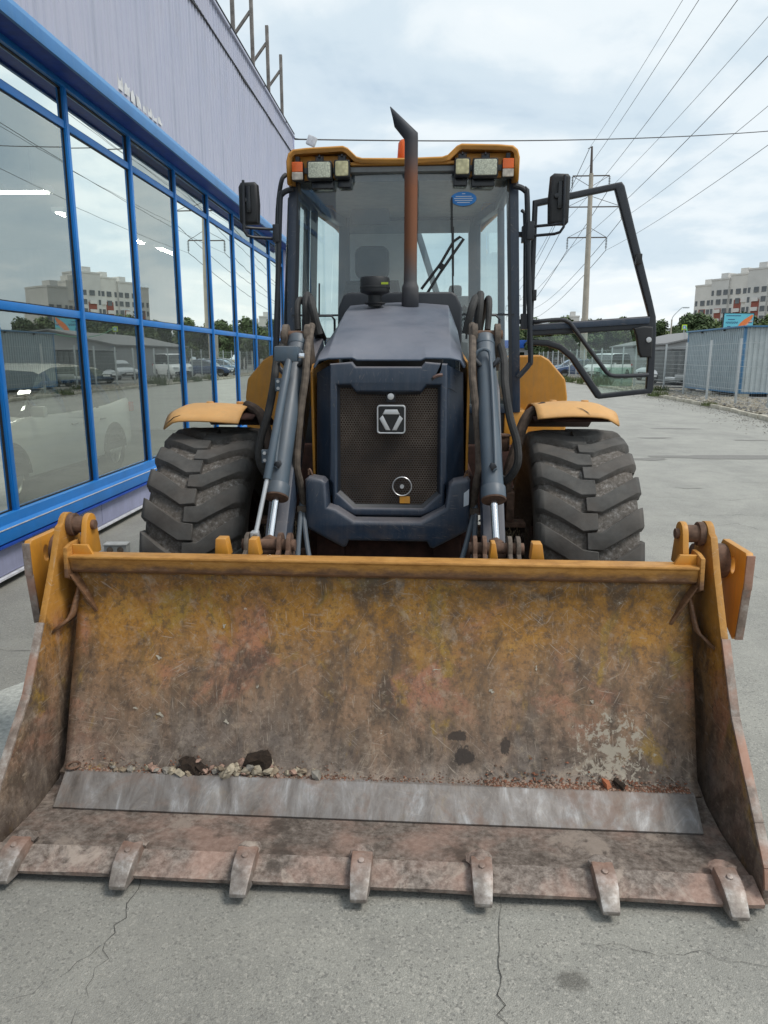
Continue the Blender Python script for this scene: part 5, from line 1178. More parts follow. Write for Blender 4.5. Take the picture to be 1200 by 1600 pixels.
def grit_strip(name, n, xa, xb, r0, r1, mats, seed, lab, den=1.0):
    rnd = random.Random(seed); m = MB(); base = [(1,0,0),(-1,0,0),(0,1,0),(0,-1,0),(0,0,1),(0,0,-.6)]; fs = [(0,2,4),(2,1,4),(1,3,4),(3,0,4),(2,0,5),(1,2,5),(3,1,5),(0,3,5)]
    for _ in range(n):
        x = rnd.uniform(xa, xb); y = 2.398+abs(rnd.gauss(0,.022)); r = rnd.uniform(r0, r1); a = rnd.uniform(0,6.28); ca, sa = math.cos(a), math.sin(a); P = lw(x, y, mb_z(y)+r*.3)
        m.add([(P[0]+(ca*q[0]-sa*q[1])*r*rnd.uniform(.7,1.3), P[1]+(sa*q[0]+ca*q[1])*r, P[2]+q[2]*r*.7) for q in base], fs, rnd.randrange(len(mats)))
    tag(m.build(name, mats, sharp=10, weld=False, norm=False), lab, 'grit', kind='stuff')
rg = [simple('red_grit', (.20,.085,.05), .95, var=.4), simple('brown_grit', (.13,.08,.055), .95, var=.4), simple('pale_grit', (.30,.21,.16), .95, var=.3)]
grit_strip('bucket_grit', 1500, .42, 1.16, .002, .008, rg, 1, 'reddish grit along the right half of the bucket foot')
grit_strip('bucket_grit', 900, -1.16, -.10, .002, .006, rg, 2, 'brown crumbs under the stones in the left half of the bucket')
grit_strip('bucket_grit', 400, -.20, .50, .0015, .005, rg, 3, 'thin line of crumbs in the middle of the bucket foot')
# oil drips and dried cement on the mouldboard
def mbpt(x, z):
    for (a, za), (b, zb) in zip(prof, prof[1:]):
        if za <= z <= zb: y = a+(b-a)*(z-za)/(zb-za); break
    d = .010*mnoise.noise(Vector((x*2.1, z*3.0, 1.7)))+.004*mnoise.noise(Vector((x*7, z*9, 4.1))); return (x, y+d*min(1,(z-.12)*8)-.004, z)
M['oil_mark'] = simple('dark_oil_mark', (.05,.036,.026), .6, var=.5, sc=40)
def splat(nm, x, z, rx, rz, mat, seed, amp=.55):
    m = MB(); pts = irregular(x, z, rx, rz, 0, seed, 22, amp); m.add([mbpt(a, b) for a, b, _ in pts]+[mbpt(x, z)], [(k, (k+1)%22, 22) for k in range(22)]); lp(m, nm, mat, mb_)
M['cement'] = simple('dried_cement', (.40,.36,.29), .9, var=.25, sc=40, bump=.5)
for i in range(10): splat('cement_spot', rs.uniform(-1.0,1.0), rs.uniform(.30,.66), rs.uniform(.003,.012), rs.uniform(.002,.007), M['cement'], 500+i, .8)

# ================================================================== CARS
def car_paint(name, c, rough=.22):
    t = NT(name); t.set(t.ramp(t.noise(3, 3, .5), [(.3, tuple(q*.92 for q in c)), (.7, c)]), rough); t.b.inputs['Coat Weight'].default_value = .6; t.b.inputs['Coat Roughness'].default_value = .06; return t.mat
PAINT = {'white': car_paint('white_car_paint', (.74,.75,.75)), 'silver': car_paint('silver_car_paint', (.38,.40,.42)), 'blue': car_paint('dark_blue_car_paint', (.03,.06,.14)), 'grey': car_paint('grey_car_paint', (.13,.14,.15)), 'dark': car_paint('dark_car_paint', (.03,.035,.04)), 'sky': car_paint('light_blue_car_paint', (.16,.26,.38))}
M['headlamp'] = simple('headlamp_glass', (.75,.78,.8), .1, .3, var=.05); M['tail'] = simple('tail_lamp', (.35,.01,.01), .2); M['alloy'] = simple('wheel_alloy', (.35,.36,.37), .35, .7); M['tyre'] = simple('car_tyre', (.03,.03,.03), .85)
STY = {
 'suv':   (4.45,1.84,1.60,[(0,.50,None),(.012,.62,None),(.03,.74,None),(.07,.83,None),(.17,.93,None),(.265,1.00,None),(.335,1.0,1.28),(.42,.99,1.52),(.50,.985,1.595),(.66,.99,1.60),(.80,1.02,1.55),(.885,1.06,1.42),(.955,1.07,1.18),(.985,1.03,None),(1.0,.70,None)]),
 'hatch': (4.0,1.70,1.48,[(0,.48,None),(.012,.58,None),(.03,.66,None),(.07,.74,None),(.17,.85,None),(.245,.92,None),(.33,.92,1.22),(.41,.92,1.42),(.50,.92,1.475),(.66,.93,1.48),(.82,.95,1.43),(.91,.97,1.25),(.965,.96,1.02),(.985,.92,None),(1.0,.65,None)]),
 'sedan': (4.5,1.75,1.46,[(0,.48,None),(.012,.58,None),(.03,.66,None),(.07,.74,None),(.18,.84,None),(.275,.91,None),(.35,.91,1.20),(.42,.91,1.40),(.50,.91,1.455),(.62,.92,1.45),(.72,.93,1.36),(.81,.95,1.12),(.86,.97,None),(.97,.95,None),(1.0,.65,None)]),
 'van':   (4.8,1.90,1.95,[(0,.55,None),(.012,.70,None),(.03,.85,None),(.07,.98,None),(.13,1.08,None),(.17,1.12,None),(.24,1.12,1.55),(.31,1.12,1.85),(.40,1.12,1.94),(.66,1.12,1.95),(.88,1.12,1.94),(.95,1.12,1.88),(.985,1.10,1.5),(.995,1.0,None),(1.0,.60,None)])}
def make_car(style, paint, name='parked_car'):
    L, W, H, stn = STY[style]; hw = W/2
    root = empty(name)
    body, gl, fw_, bk = MB(), MB(), MB(), MB()
    def sec(u, hb, hr):
        e = min(1, u/.09, (1-u)/.07); w_ = hw*(.80+.20*math.sqrt(max(0, e))); y = -L/2+u*L
        low = .24 if .1 < u < .92 else .30
        P = [(w_*.86,low),(w_*.975,low+.07),(w_,.46),(w_*1.0,min(.62,hb-.05)),(w_*.985,hb-.03),(w_*.955,hb)]
        if hr is None: P += [(w_*.90,hb+.006),(w_*.80,hb+.015),(w_*.45,hb+.035),(0,hb+.04)]
        else:
            k = (hr-hb)/(H-.98 if style != 'van' else H-1.12); wr = w_*(.955-.17*min(1, k)); P += [(wr+.012,hr-.035),(wr*.93,hr-.006),(wr*.5,hr+.012),(0,hr+.016)]
        return [(x, y, z) for x, z in P]
    S_ = [sec(*q) for q in stn]
    for sgn in (-1, 1):
        for i in range(len(S_)-1):
            a, b = S_[i], S_[i+1]; ha, hb_ = stn[i][2], stn[i+1][2]; cab_a, cab_b = ha is not None, hb_ is not None
            for k in range(len(a)-1):
                quad = [a[k], a[k+1], b[k+1], b[k]]; quad = [(sgn*x, y, z) for x, y, z in quad]
                tgt = body
                if k == 5 and cab_a and cab_b: tgt = gl
                elif k >= 6 and i <= 7 and (cab_a != cab_b or (cab_a and cab_b and i <= 6)) and hb_ is not None and (hb_ < H-.07 ) and i < 8: tgt = fw_
                elif k >= 6 and i > 8 and (cab_a and not cab_b or (cab_a and cab_b and hb_ < H-.14)): tgt = bk
                elif k == 5 and (cab_a != cab_b): tgt = gl if (ha or hb_) else body
                tgt.add(quad, [(0,1,2,3)])
    body.build('body', paint, root, sharp=45)
    gl.build('side_windows', M['car_glass'], root, sharp=45); fw_.build('windshield', M['car_glass'], root, sharp=45)
    if bk.f: bk.build('rear_window', M['car_glass'], root, sharp=45)
    # pillars
    pm = MB(); cabs = [q for q in stn if q[2] is not None]
    for u_ in (.52, .70):
        hb = 1.0 if style != 'van' else 1.12; y = -L/2+u_*L
        for s in (-1, 1): pm.bar((s*hw*.965,y,(.985 if style=='suv' else .93 if style in('hatch','sedan') else 1.12)), (s*hw*.80,y+.02,H-.06), .06, .02, (1,0,0))
    pm.build('pillars', M['black_gloss'], root)
    r = .345 if style in ('suv','van') else .305
    for u_ in (.185, .80):
        for s in (-1, 1):
            wh = empty('wheel', (s*(hw-.10), -L/2+u_*L, r), 0, root)
            m = MB(); m.lathe([(r*.62,-.10),(r*.9,-.105),(r,-.08),(r,.08),(r*.9,.105),(r*.62,.10)], (0,0,0), 'x', 28); m.build('tyre', M['tyre'], wh)
            m = MB(); sx = s*.085; m.lathe([(r*.62,sx),(r*.58,sx*.8),(r*.25,sx*.72),(0,sx*.9)], (0,0,0), 'x', 24)
            for k in range(5): t = k*2*math.pi/5; m.bar((sx*.95,r*.12*math.cos(t),r*.12*math.sin(t)),(sx*.95,r*.58*math.cos(t),r*.58*math.sin(t)),.06,.03,(1,0,0))
            m.build('rim', M['alloy'], wh)
            m = MB(); pts = []
            for k in range(13): t = math.pi*k/12; pts.append((s*(hw+.004), -L/2+u_*L+(r+.055)*math.cos(t), r+.01+(r+.05)*math.sin(t)))
            m.grid([[(x, y, z) for x, y, z in pts], [(x-s*.02, -L/2+u_*L+(y+L/2-u_*L)*.84, r+(z-r)*.84) for x, y, z in pts]]); m.add([pts[0], pts[6], pts[-1]], []) 
            m.add([(x-s*.004, y, z) for x, y, z in pts], [tuple(range(13))]); m.build('wheel_arch', M['black'], root)
    zf = stn[3][1]
    for s in (-1, 1):
        m = MB(); m.prism([(s*hw*.50,zf-.17),(s*hw*.48,zf-.09),(s*hw*.88,zf-.05),(s*hw*.92,zf-.11)], 'y', -L/2+.02, -L/2+.26); m.build('headlight', M['headlamp'], root, bevel=.01)
        m = MB(); m.bx(s*hw*.62, s*hw*.96, L/2-.16, L/2-.005, zf+.02, zf+.17); m.build('tail_light', M['tail'], root, bevel=.02)
        m = MB(); m.box((s*(hw+.09), -L/2+.30*L, stn[6][1]+.06), (.17,.10,.13)); m.build('door_mirror', paint, root, bevel=.03)
        m = MB()
        for u_ in (.53, .72): m.box((s*(hw+.006), -L/2+u_*L, .83 if style != 'van' else .95), (.02,.16,.025))
        m.build('door_handle', M['alloy'], root, bevel=.005)
    m = MB(); m.bx(-hw*.46, hw*.46, -L/2-.006, -L/2+.06, .40, .60); m.bx(-hw*.7, hw*.7, -L/2-.002, -L/2+.05, .30, .38); m.build('radiator_grille', M['black'], root, bevel=.01)
    m = MB(); m.bx(-.26,.26,-L/2-.012,-L/2-.004,.44,.55); m.bx(-.26,.26,L/2+.004,L/2+.012,.62,.73); m.build('number_plate', M['skin_white'], root)
    return root
sc = make_car('suv', PAINT['white'], 'showroom_car'); sc.location = (-5.55, 9.15, .004); tag(sc, 'white crossover standing inside the showroom behind the glass', 'car')
protos = {}
def place(style, paint, x, y, rz, label):
    key = (style, paint)
    if key not in protos: c = protos[key] = make_car(style, PAINT[paint])
    else: c = copy_tree(protos[key])
    c.location = (x, y, .105); c.rotation_euler = (0, 0, R(rz)); tag(c, label, 'car', 'cars in the fenced car park')
place('suv','white',16.2,47.5,-62,'white SUV facing the fence, seen through the lower door glass')
place('van','white',14.2,58.0,-40,'white minivan behind the fence left of the white SUV')
place('hatch','silver',17.2,55.0,-50,'silver hatchback parked between the white SUV and the minivan')
place('hatch','white',19.0,46.0,-75,'white hatchback right of the white SUV behind the fence')
place('sedan','blue',13.2,63.5,-90,'dark blue sedan nearest the fence at the far left end of the lot')
place('sedan','sky',13.6,69.5,-90,'light blue sedan behind the dark blue sedan by the fence')
place('suv','grey',15.0,75.5,-90,'grey SUV in the back row beyond the two blue sedans')
place('sedan','blue',21.0,40.5,-90,'dark blue sedan parked under the billboard, mirrored in the showroom glass')
place('suv','white',17.5,38.5,100,'white SUV with its tail to the fence, mirrored in the showroom glass')
place('hatch','silver',22.5,46.0,-85,'silver hatchback in the second row behind the white SUV')
place('sedan','white',23.0,52.0,-88,'white sedan in the second row behind the silver hatchback')
place('hatch','dark',24.5,35.5,-90,'black hatchback at the right end of the car park')
place('sedan','silver',26.5,41.0,-92,'silver sedan parked behind the billboard post')

# ================================================================== FENCE
M['fence'] = simple('pale_grey_fence_paint', (.42,.45,.46), .5, var=.12)
fen = tag(empty('mesh_fence', (11.1, 27, .1)), 'pale grey welded wire fence along the right verge', 'fence')
FP = [(10.7,13.2),(10.75,15.9),(10.8,18.6),(10.9,21.3),(11.0,23.9),(11.13,26.7),(11.05,29.2),(11.7,33.7),(12.05,37.6),(12.1,40.3)]+[(12.1-.012*k,43+2.7*k) for k in range(14)]
pm = MB(); pm.bx(-.035,.035,-.035,.035,-.15,2.25); pm.bx(-.04,.04,-.04,.04,2.25,2.27); pme = pm.mesh('post', M['fence'], bevel=.006)
FO = Vector((-11.1,-27,0))
for (x, y) in FP: link('post', pme, fen, Vector((x, y, 0))+FO)
for i, ((x0, y0), (x1, y1)) in enumerate(zip(FP, FP[1:])):
    m = MB(); d = Vector((x1-x0, y1-y0, 0)); L_ = d.length; n_ = int(L_/.2); th = .0035 if y0 < 32 else .004
    for z in [.1+.2*k for k in range(11)]: m.bar((x0,y0,z),(x1,y1,z),th*1.6,th*1.6)
    for k in range(1, n_): q = Vector((x0,y0,0))+d*(k/n_); m.bx(q.x-th*.5,q.x+th*.5,q.y-th*.5,q.y+th*.5,.05,2.2)
    for z in (.5, 1.3, 2.1): m.bar((x0,y0-.0,z),(x1,y1,z),.012,.012)
    o = m.build('wire_panel', M['fence'], fen, weld=False); o.location = FO

# ================================================================== SHED, GARAGE, LOW BUILDINGS
def shed_mat(nm, c): return dusty(nm, c, .45, (.30,.31,.30), .3, .22, sc=2)
M['shed_blue'] = shed_mat('blue_grey_sheet', (.29,.355,.39)); M['shed_pale'] = shed_mat('pale_grey_sheet', (.42,.47,.48)); M['shed_trim'] = shed_mat('blue_shed_trim', (.03,.15,.30))
sh = tag(empty('site_cabin', (16.2, 34, 0)), 'blue grey corrugated cabin on concrete blocks behind the wire fence', 'cabin')
SO = Vector((-16.2,-34,0)); X0, X1, YA, YB, ZA, ZB = 13.05, 19.6, 31.0, 37.4, .30, 2.92
def sp2(m, nm, mat, **k): o = m.build(nm, mat, sh, **k); o.location = SO; return o
m = MB(); m.bx(X0+.06,X1-.06,YA+.06,YB-.06,ZA+.02,ZB-.02); sp2(m, 'cabin_core', M['shed_blue'])
# corrugated sides, sheet by sheet
def corr_y(x, y0, y1, n, nm, mat, sgn):
    per = (y1-y0)/n; m = MB(); pts = []
    for k in range(n):
        for f, dx in ((0,0),(.45,0),(.55,.03),(.9,.03)): pts.append((x-sgn*dx, y0+(k+f)*per))
    pts.append((x, y1)); m.grid([[(a, b, ZA) for a, b in pts],[(a, b, ZB) for a, b in pts]]); sp2(m, nm, mat, sharp=20)
def corr_x(y, x0, x1, n, nm, mat):
    per = (x1-x0)/n; m = MB(); pts = []
    for k in range(n):
        for f, dy in ((0,0),(.45,0),(.55,.03),(.9,.03)): pts.append((x0+(k+f)*per, y-dy))
    pts.append((x1, y)); m.grid([[(a, b, ZA) for a, b in pts],[(a, b, ZB) for a, b in pts]]); sp2(m, nm, mat, sharp=20)
for k in range(6): corr_y(X0, YA+.06+k*1.05, YA+.06+(k+1)*1.05, 5, 'wall_sheet', M['shed_blue'], 1)
for k in range(6): corr_x(YA, X0+.06+k*1.08, X0+.06+(k+1)*1.08, 5, 'wall_sheet', M['shed_pale'])
m = MB(); m.bx(X0-.05,X0+.055,YA-.05,YA+.055,ZA-.05,ZB); sp2(m, 'corner_post', M['shed_trim'], bevel=.01)
m = MB(); m.bx(X0-.05,X0+.05,YB-.05,YB+.05,ZA-.05,ZB); sp2(m, 'corner_post', M['shed_trim'], bevel=.01)
m = MB(); m.bx(X0-.14,X1+.1,YA-.14,YB+.14,ZB,ZB+.07); sp2(m, 'roof', M['shed_trim'], bevel=.01)
m = MB(); m.bx(X0-.03,X1,YA-.02,YB,ZA-.06,ZA); sp2(m, 'base_frame', M['shed_trim'])
bl = MB(); bl.box((0,0,0),(.4,.4,.22)); blm = bl.mesh('block', M['kerb'], bevel=.01)
for x in (X0+.2, X0+2.4, X0+4.6): 
    for y in (YA+.2, YA+3.2, YB-.2): link('concrete_block', blm, sh, Vector((x,y,.2))+SO)
for y in (33.0, 35.6): m = MB(); m.bx(X0-.10,X0-.04,y-.05,y+.05,ZB-.08,ZB-.01); sp2(m, 'eave_bracket', M['black'])
gar = tag(empty('dark_container', (15.6, 45.0, .1)), 'dark grey storage container standing left of the blue cabin', 'container')
m = MB(); m.bx(-1.2,1.6,-1.2,3.5,.15,2.05); m.build('container_body', simple('dark_grey_sheet', (.10,.11,.11), .7, var=.15, sc=2), gar, bevel=.02)
for k in range(8): m = MB(); m.bx(-1.2+.35*k,-1.05+.35*k,-1.24,-1.201,.2,2.0); m.build('container_rib', simple('rib_grey', (.12,.13,.13), .7) if k == 0 else bpy.data.materials['rib_grey'], gar)
m = MB(); m.bx(-1.25,1.65,-1.26,3.55,2.051,2.10); m.build('container_roof', M['black'], gar)
tr = tag(empty('flat_trailer', (14.6, 41.0, .1)), 'low grey trailer bed parked behind the fence posts', 'trailer')
m = MB(); m.bx(-1.2,1.3,-.9,.9,.42,.55); m.build('bed', M['fence'], tr, bevel=.02)
m = MB(); m.bx(-1.2,1.3,-.95,-.9,.55,.72); m.build('side_board', M['fence'], tr, bevel=.01)
for y in (-.75,.75): m = MB(); m.lathe([(.15,-.09),(.3,-.09),(.3,.09),(.15,.09)], (0,y,.3), 'y', 20, closed=True); m.build('wheel', M['tyre'], tr)
ha = tag(empty('grey_hall', (24, 62, 0)), 'long pale grey hall with a low sloping roof behind the containers', 'building')
m = MB(); m.prism([(-5.0,0),(-5.0,2.75),(0.5,3.9),(9,3.0),(9,0)], 'y', -3, 14); m.build('wall', simple('hall_grey', (.33,.33,.33), .8, var=.08, sc=.5), ha)
m = MB(); m.prism([(-5.3,2.72),(.5,3.95),(9.3,3.0),(9.3,3.1),(.5,4.07),(-5.3,2.84)], 'y', -3.3, 14.3); m.build('roof', simple('hall_roof', (.20,.20,.20), .7), ha)
m = MB(); m.bx(1.5,4.2,-3.05,-3.0,.0,2.4); m.build('roller_door', M['shed_pale'], ha)
bb = tag(empty('blue_pavilion', (12.5, 118, 0)), 'low bright blue roofed pavilion beyond the far end of the road', 'building')
m = MB(); m.bx(-7,6,-4,6,0,3.2); m.build('wall', simple('pavilion_wall', (.45,.45,.44), .8), bb)
m = MB(); m.bx(-7.6,6.6,-4.6,6.6,3.2,4.4); m.build('roof_band', simple('pavilion_blue', (.01,.09,.42), .5), bb, bevel=.05)
for k in range(5): m = MB(); m.bx(-6.2+2.4*k,-4.6+2.4*k,-4.05,-4.0,.6,2.6); m.build('window', M['car_glass'], bb)
bs = tag(empty('small_shop', (19.5, 140, 0)), 'low pale shop with a red sign strip seen beside the cab post', 'building')
m = MB(); m.bx(-9,9,-4,6,0,4.6); m.build('wall', simple('shop_wall', (.5,.49,.46), .8), bs)
m = MB(); m.bx(-8,8,-4.1,-4.0,3.4,4.3); m.build('sign_strip', simple('shop_red', (.35,.04,.03), .6), bs)
for k in range(6): m = MB(); m.bx(-8+2.7*k,-6+2.7*k,-4.06,-4.0,.5,2.8); m.build('window', M['car_glass'], bs)

# ================================================================== APARTMENT BLOCKS
M['conc'] = simple('pale_concrete_panel', (.64,.62,.585), .85, var=.07, sc=.3); M['conc2'] = simple('grey_concrete_panel', (.56,.55,.53), .85, var=.07, sc=.3)
M['brick_red'] = simple('red_brick_panel', (.27,.085,.062), .85, var=.15, sc=1.0); M['win_dark'] = simple('far_window', (.10,.11,.12), .25, var=.35, sc=.4); M['win_white'] = simple('white_loggia', (.62,.60,.58), .6)
wn = MB(); wn.bx(-.75,.75,-.06,.03,-.8,.8); wmesh = wn.mesh('window', M['win_dark'])
wn = MB(); wn.bx(-.4,.4,-.06,.03,-.8,.8); wmesh_n = wn.mesh('window', M['win_dark'])
wn = MB(); wn.bx(-1.0,1.0,-.5,.0,-.55,.55); lmesh = wn.mesh('loggia', M['win_white'])
def block(name, x, y, ang, secs, label, red=True):
    e = tag(empty(name, (x, y, 0), ang), label, 'apartment block')
    u = 0; rb = random.Random(int(x))
    for i, (wd, ht, off) in enumerate(secs):
        m = MB(); m.bx(u, u+wd, off, off+13, 0, ht); m.bx(u-.1, u+wd+.1, off-.15, off+13, ht, ht+.5); m.bx(u+wd*.3, u+wd*.7, off+2, off+6, ht+.5, ht+2.2); m.build('section', M['conc'] if i % 2 == 0 else M['conc2'], e)
        if red: m = MB(); m.bx(u+wd*.30, u+wd*.68, off-.12, off+.05, 0, ht-7.2-1.4*(i % 2)); m.build('red_brick_strip', M['brick_red'], e)
        nf = int((ht-2.5)/2.8)
        for fl_ in range(nf):
            z = 2.2+2.8*fl_
            for (fu, me) in ((.12, wmesh_n), (.49, lmesh if (red and z < ht-8.6) else wmesh), (.86, wmesh)):
                if me is not lmesh and rb.random() < .10: me = lmesh
                o = link('window' if me is not lmesh else 'loggia', me, e); o.location = (u+wd*fu, off-(.13 if (fu == .49 and red) else 0), z)
        u += wd
    return e
block('apartment_block', 87.2, 248, R(-56), [(6.2,24.3,0),(6.0,25.6,-.7),(6.2,26.6,0),(6.4,27.6,-.7),(6.0,24.0,0),(6.4,22.0,-.7)], 'tall white apartment block with red brick strips above the cabin roof')
block('apartment_block', 150, 205, R(-50), [(8,27,0),(8,27,-.6),(8,26,0),(8,24,-.6),(8,24,0)], 'long grey apartment block mirrored in the showroom glass', False)
block('apartment_block', 52.0, 300, R(-4), [(4.5,15.3,0),(4.5,17.8,-.5),(4.5,15.3,0)], 'small distant tower block behind the top of the open cab door', False)

# ================================================================== TREES
def leafmat(nm, a, b):
    t = NT(nm); oi = t.n.new('ShaderNodeObjectInfo'); r = t.noise(.9, 4, .6); f = t.math('ADD', t.math('MULTIPLY', r, .8), t.math('MULTIPLY', oi.outputs['Random'], .3))
    t.set(t.ramp(f, [(.3, a), (.8, b)]), .75); t.b.inputs['Transmission Weight'].default_value = 0.0; return t.mat
LM = [leafmat('dark_green_leaves', (.045,.075,.028), (.10,.145,.05)), leafmat('mid_green_leaves', (.06,.095,.03), (.135,.18,.06))]
M['bark'] = simple('bark', (.09,.07,.055), .95, var=.4, bump=.6)
def crown_mesh(seed, n, mat, rx=2.4, rz=3.2):
    rnd = random.Random(seed); m = MB(); lobes = []
    for k in range(13):
        a = rnd.uniform(0, 6.28); h = rnd.uniform(-.9, 1.0); rr = rx*math.sqrt(max(.05, 1-(h*.8)**2))*rnd.uniform(.35,.8)
        lobes.append((Vector((rr*math.cos(a), rr*math.sin(a), h*rz*.72)), rnd.uniform(.55, 1.15)))
    for _ in range(n):
        c, r = rnd.choice(lobes); d = Vector((rnd.gauss(0,1), rnd.gauss(0,1), rnd.gauss(0,1))).normalized(); p = c+d*r*(rnd.random()**.4)*Vector((1,1,1)).length/1.73
        s_ = rnd.uniform(.14,.32); nrm = (d+Vector((rnd.gauss(0,.6), rnd.gauss(0,.6), rnd.gauss(.3,.6)))).normalized(); u = nrm.orthogonal().normalized(); v = nrm.cross(u); t = rnd.uniform(0, 6.28); u2 = u*math.cos(t)+v*math.sin(t); v2 = nrm.cross(u2)
        m.add([p-u2*s_, p-v2*s_*.5, p+u2*s_, p+v2*s_*.55], [(0,1,2,3)])
    return m.mesh('crown', mat, weld=False, norm=False, sharp=180)
crowns = [crown_mesh(3, 3600, LM[0]), crown_mesh(8, 3600, LM[1]), crown_mesh(15, 3600, LM[0], 2.0, 3.4)]
def trunk_mesh(seed):
    rnd = random.Random(seed); m = MB(); m.tube([(0,0,-.3),(.05,0,1.2),(0,.08,3.0),(.1,0,5.2)], [.22,.17,.12,.05], 8)
    for k in range(6): a = rnd.uniform(0, 6.28); z = rnd.uniform(1.8, 4.0); m.tube([(0,0,z),(.7*math.cos(a),.7*math.sin(a),z+.8),(1.5*math.cos(a),1.5*math.sin(a),z+1.9)], [.07,.05,.015], 6)
    return m.mesh('trunk', M['bark'])
trunks = [trunk_mesh(1), trunk_mesh(2)]
rt_r = random.Random(21); ti = 0
def tree(x, y, h, k, label, group='trees beyond the car park'):
    e = tag(empty('broadleaf_tree', (x, y, 0), rt_r.uniform(0, 6.28)), label, 'tree', group); s_ = h/8.0
    link('trunk', trunks[k % 2], e); c = link('crown', crowns[k % 3], e, (0,0,4.7)); e.scale = (s_*rt_r.uniform(.95,1.25), s_*rt_r.uniform(.95,1.25), s_); return e
TR = []
for k in range(26):
    ratio = .135+.0112*k+rt_r.uniform(-.004,.004); y = rt_r.uniform(98,125); TR.append((ratio*y, y, rt_r.uniform(5.8,7.4)+(1.2 if ratio > .33 else 0)))
ORD = ['leftmost','second','third','fourth','fifth','sixth','seventh','eighth','ninth','tenth','eleventh','twelfth','thirteenth','fourteenth','fifteenth','sixteenth','seventeenth','eighteenth','nineteenth','twentieth','twenty-first','twenty-second','twenty-third','twenty-fourth','twenty-fifth','twenty-sixth','twenty-seventh']
def nth(k): return 'leftmost tree' if k == 0 else ORD[k]+' tree from the left'
for k, (x, y, h) in enumerate(sorted(TR, key=lambda q: q[0]/q[1])): ti += 1; tree(x, y, h, ti, nth(k)+' in the leafy row beyond the car park')
for k in range(13):
    ratio = .42+.028*k; y = rt_r.uniform(80,100); ti += 1; tree(ratio*y, y, rt_r.uniform(5.6,6.8), ti, nth(k)+' in the row under the apartment blocks', 'trees under the apartment blocks')
for k in range(8):
    ti += 1; tree(60+6*k, 70-4.5*k, rt_r.uniform(8,11), ti, nth(k)+' in the row mirrored in the glazing', 'trees mirrored in the showroom glass')

# weeds along the kerb
def weed_mesh(seed, n, h):
    rnd = random.Random(seed); m = MB()
    for _ in range(n):
        a = rnd.uniform(0, 6.28); r = rnd.random()**.7*.35; x, y = r*math.cos(a)*1.4, r*math.sin(a); hh = h*rnd.uniform(.4,1.1); lx, ly = rnd.gauss(0,.12), rnd.gauss(0,.12); w_ = .012
        m.add([(x-w_,y,0),(x+w_,y,0),(x+lx*.5+w_*.7,y+ly*.5,hh*.6),(x+lx,y+ly,hh),(x+lx*.5-w_*.7,y+ly*.5,hh*.6)], [(0,1,2,3,4)])
    return m.mesh('blades', leafmat('weed_green', (.05,.085,.02), (.13,.15,.05)) if 'weed_green' not in bpy.data.materials else bpy.data.materials['weed_green'], weld=False, norm=False, sharp=180)
wm = [weed_mesh(1, 170, .45), weed_mesh(2, 130, .3)]
for x, y, k, s_, lab in ((10.5,44.5,0,1.5,'tall green weed clump by the kerb under the open cab door'),(10.35,48.5,0,1.1,'green weed clump at the kerb left of the tall clump'),(10.3,51.5,1,1.4,'low weed patch farther along the kerb'),(10.25,55,0,1.0,'farthest weed tuft by the kerb'),(10.2,32.5,1,1.0,'yellowish weed tuft in the gravel right of the door'),(9.95,26.0,1,.6,'small weed tuft growing over the kerb'),(11.6,37.0,1,1.2,'weeds at the foot of the fence beside the trailer')):
    e = tag(empty('weed_clump', (x, y, .05)), lab, 'weeds', 'weeds along the kerb'); link('blades', wm[k], e); e.scale = (s_,s_,s_)

# ================================================================== POWER LINE
M['pole'] = simple('concrete_pole', (.40,.36,.30), .9, var=.12, sc=1.5); M['steel_arm'] = simple('dark_steel_arm', (.10,.08,.07), .7); M['wire'] = simple('cable', (.07,.07,.075), .6); M['insul'] = simple('insulator_glass', (.14,.15,.15), .3)
ARMS = [(18.8,-1.75,1.75,17.6),(16.0,-2.15,3.1,14.8),(13.2,-1.95,1.8,12.0)]
def power_pole(x, y, label, detail=True):
    e = tag(empty('power_pole', (x, y, 0)), label, 'power pole')
    m = MB(); m.cyl((.25,0,-.2),(0,0,19.0),.36,.20,n=20); m.build('shaft', M['pole'], e)
    m = MB(); m.cyl((0,0,18.4),(-.08,0,21.4),.16,.09,n=10); m.bar((-.08,0,21.35),(-.45,0,21.2),.05,.05); m.build('top_spike', M['steel_arm'], e)
    for z, xa, xb, zi in ARMS:
        m = MB(); m.bar((xa,0,z),(xb,0,z),.10,.10); m.bar((0,0,z+(1.0 if z < 18 else -1.0)),(xb,0,z),.04,.04); m.bar((0,0,z+(1.0 if z < 18 else -1.0)),(xa,0,z),.04,.04); m.build('cross_arm', M['steel_arm'], e)
        for q in (xa, xb):
            m = MB(); prof_ = [(.02,0)]
            for k in range(7): prof_ += [(.03,-.08-.14*k),(.13,-.12-.14*k),(.03,-.16-.14*k)]
            prof_ += [(.02,-1.2)]; m.lathe(prof_, (q,0,z), 'z', 10); m.build('insulator', M['insul'], e)
    return e
PX, PY, SL, SPAN = 15.65, 75.0, .065, 135.0
power_pole(PX, PY, 'concrete power pole with three steel cross arms right of the cab')
power_pole(PX+SL*SPAN, PY+SPAN, 'distant concrete power pole farther down the line')
def wire(name, A, B, sag, r, label, group='overhead power line wires', n=40):
    A = Vector(A); B = Vector(B); m = MB(); m.tube([A.lerp(B, k/n)+Vector((0,0,-4*sag*(k/n)*(1-k/n))) for k in range(n+1)], r, 5)
    tag(m.build(name, M['wire']), label, 'cable', group)
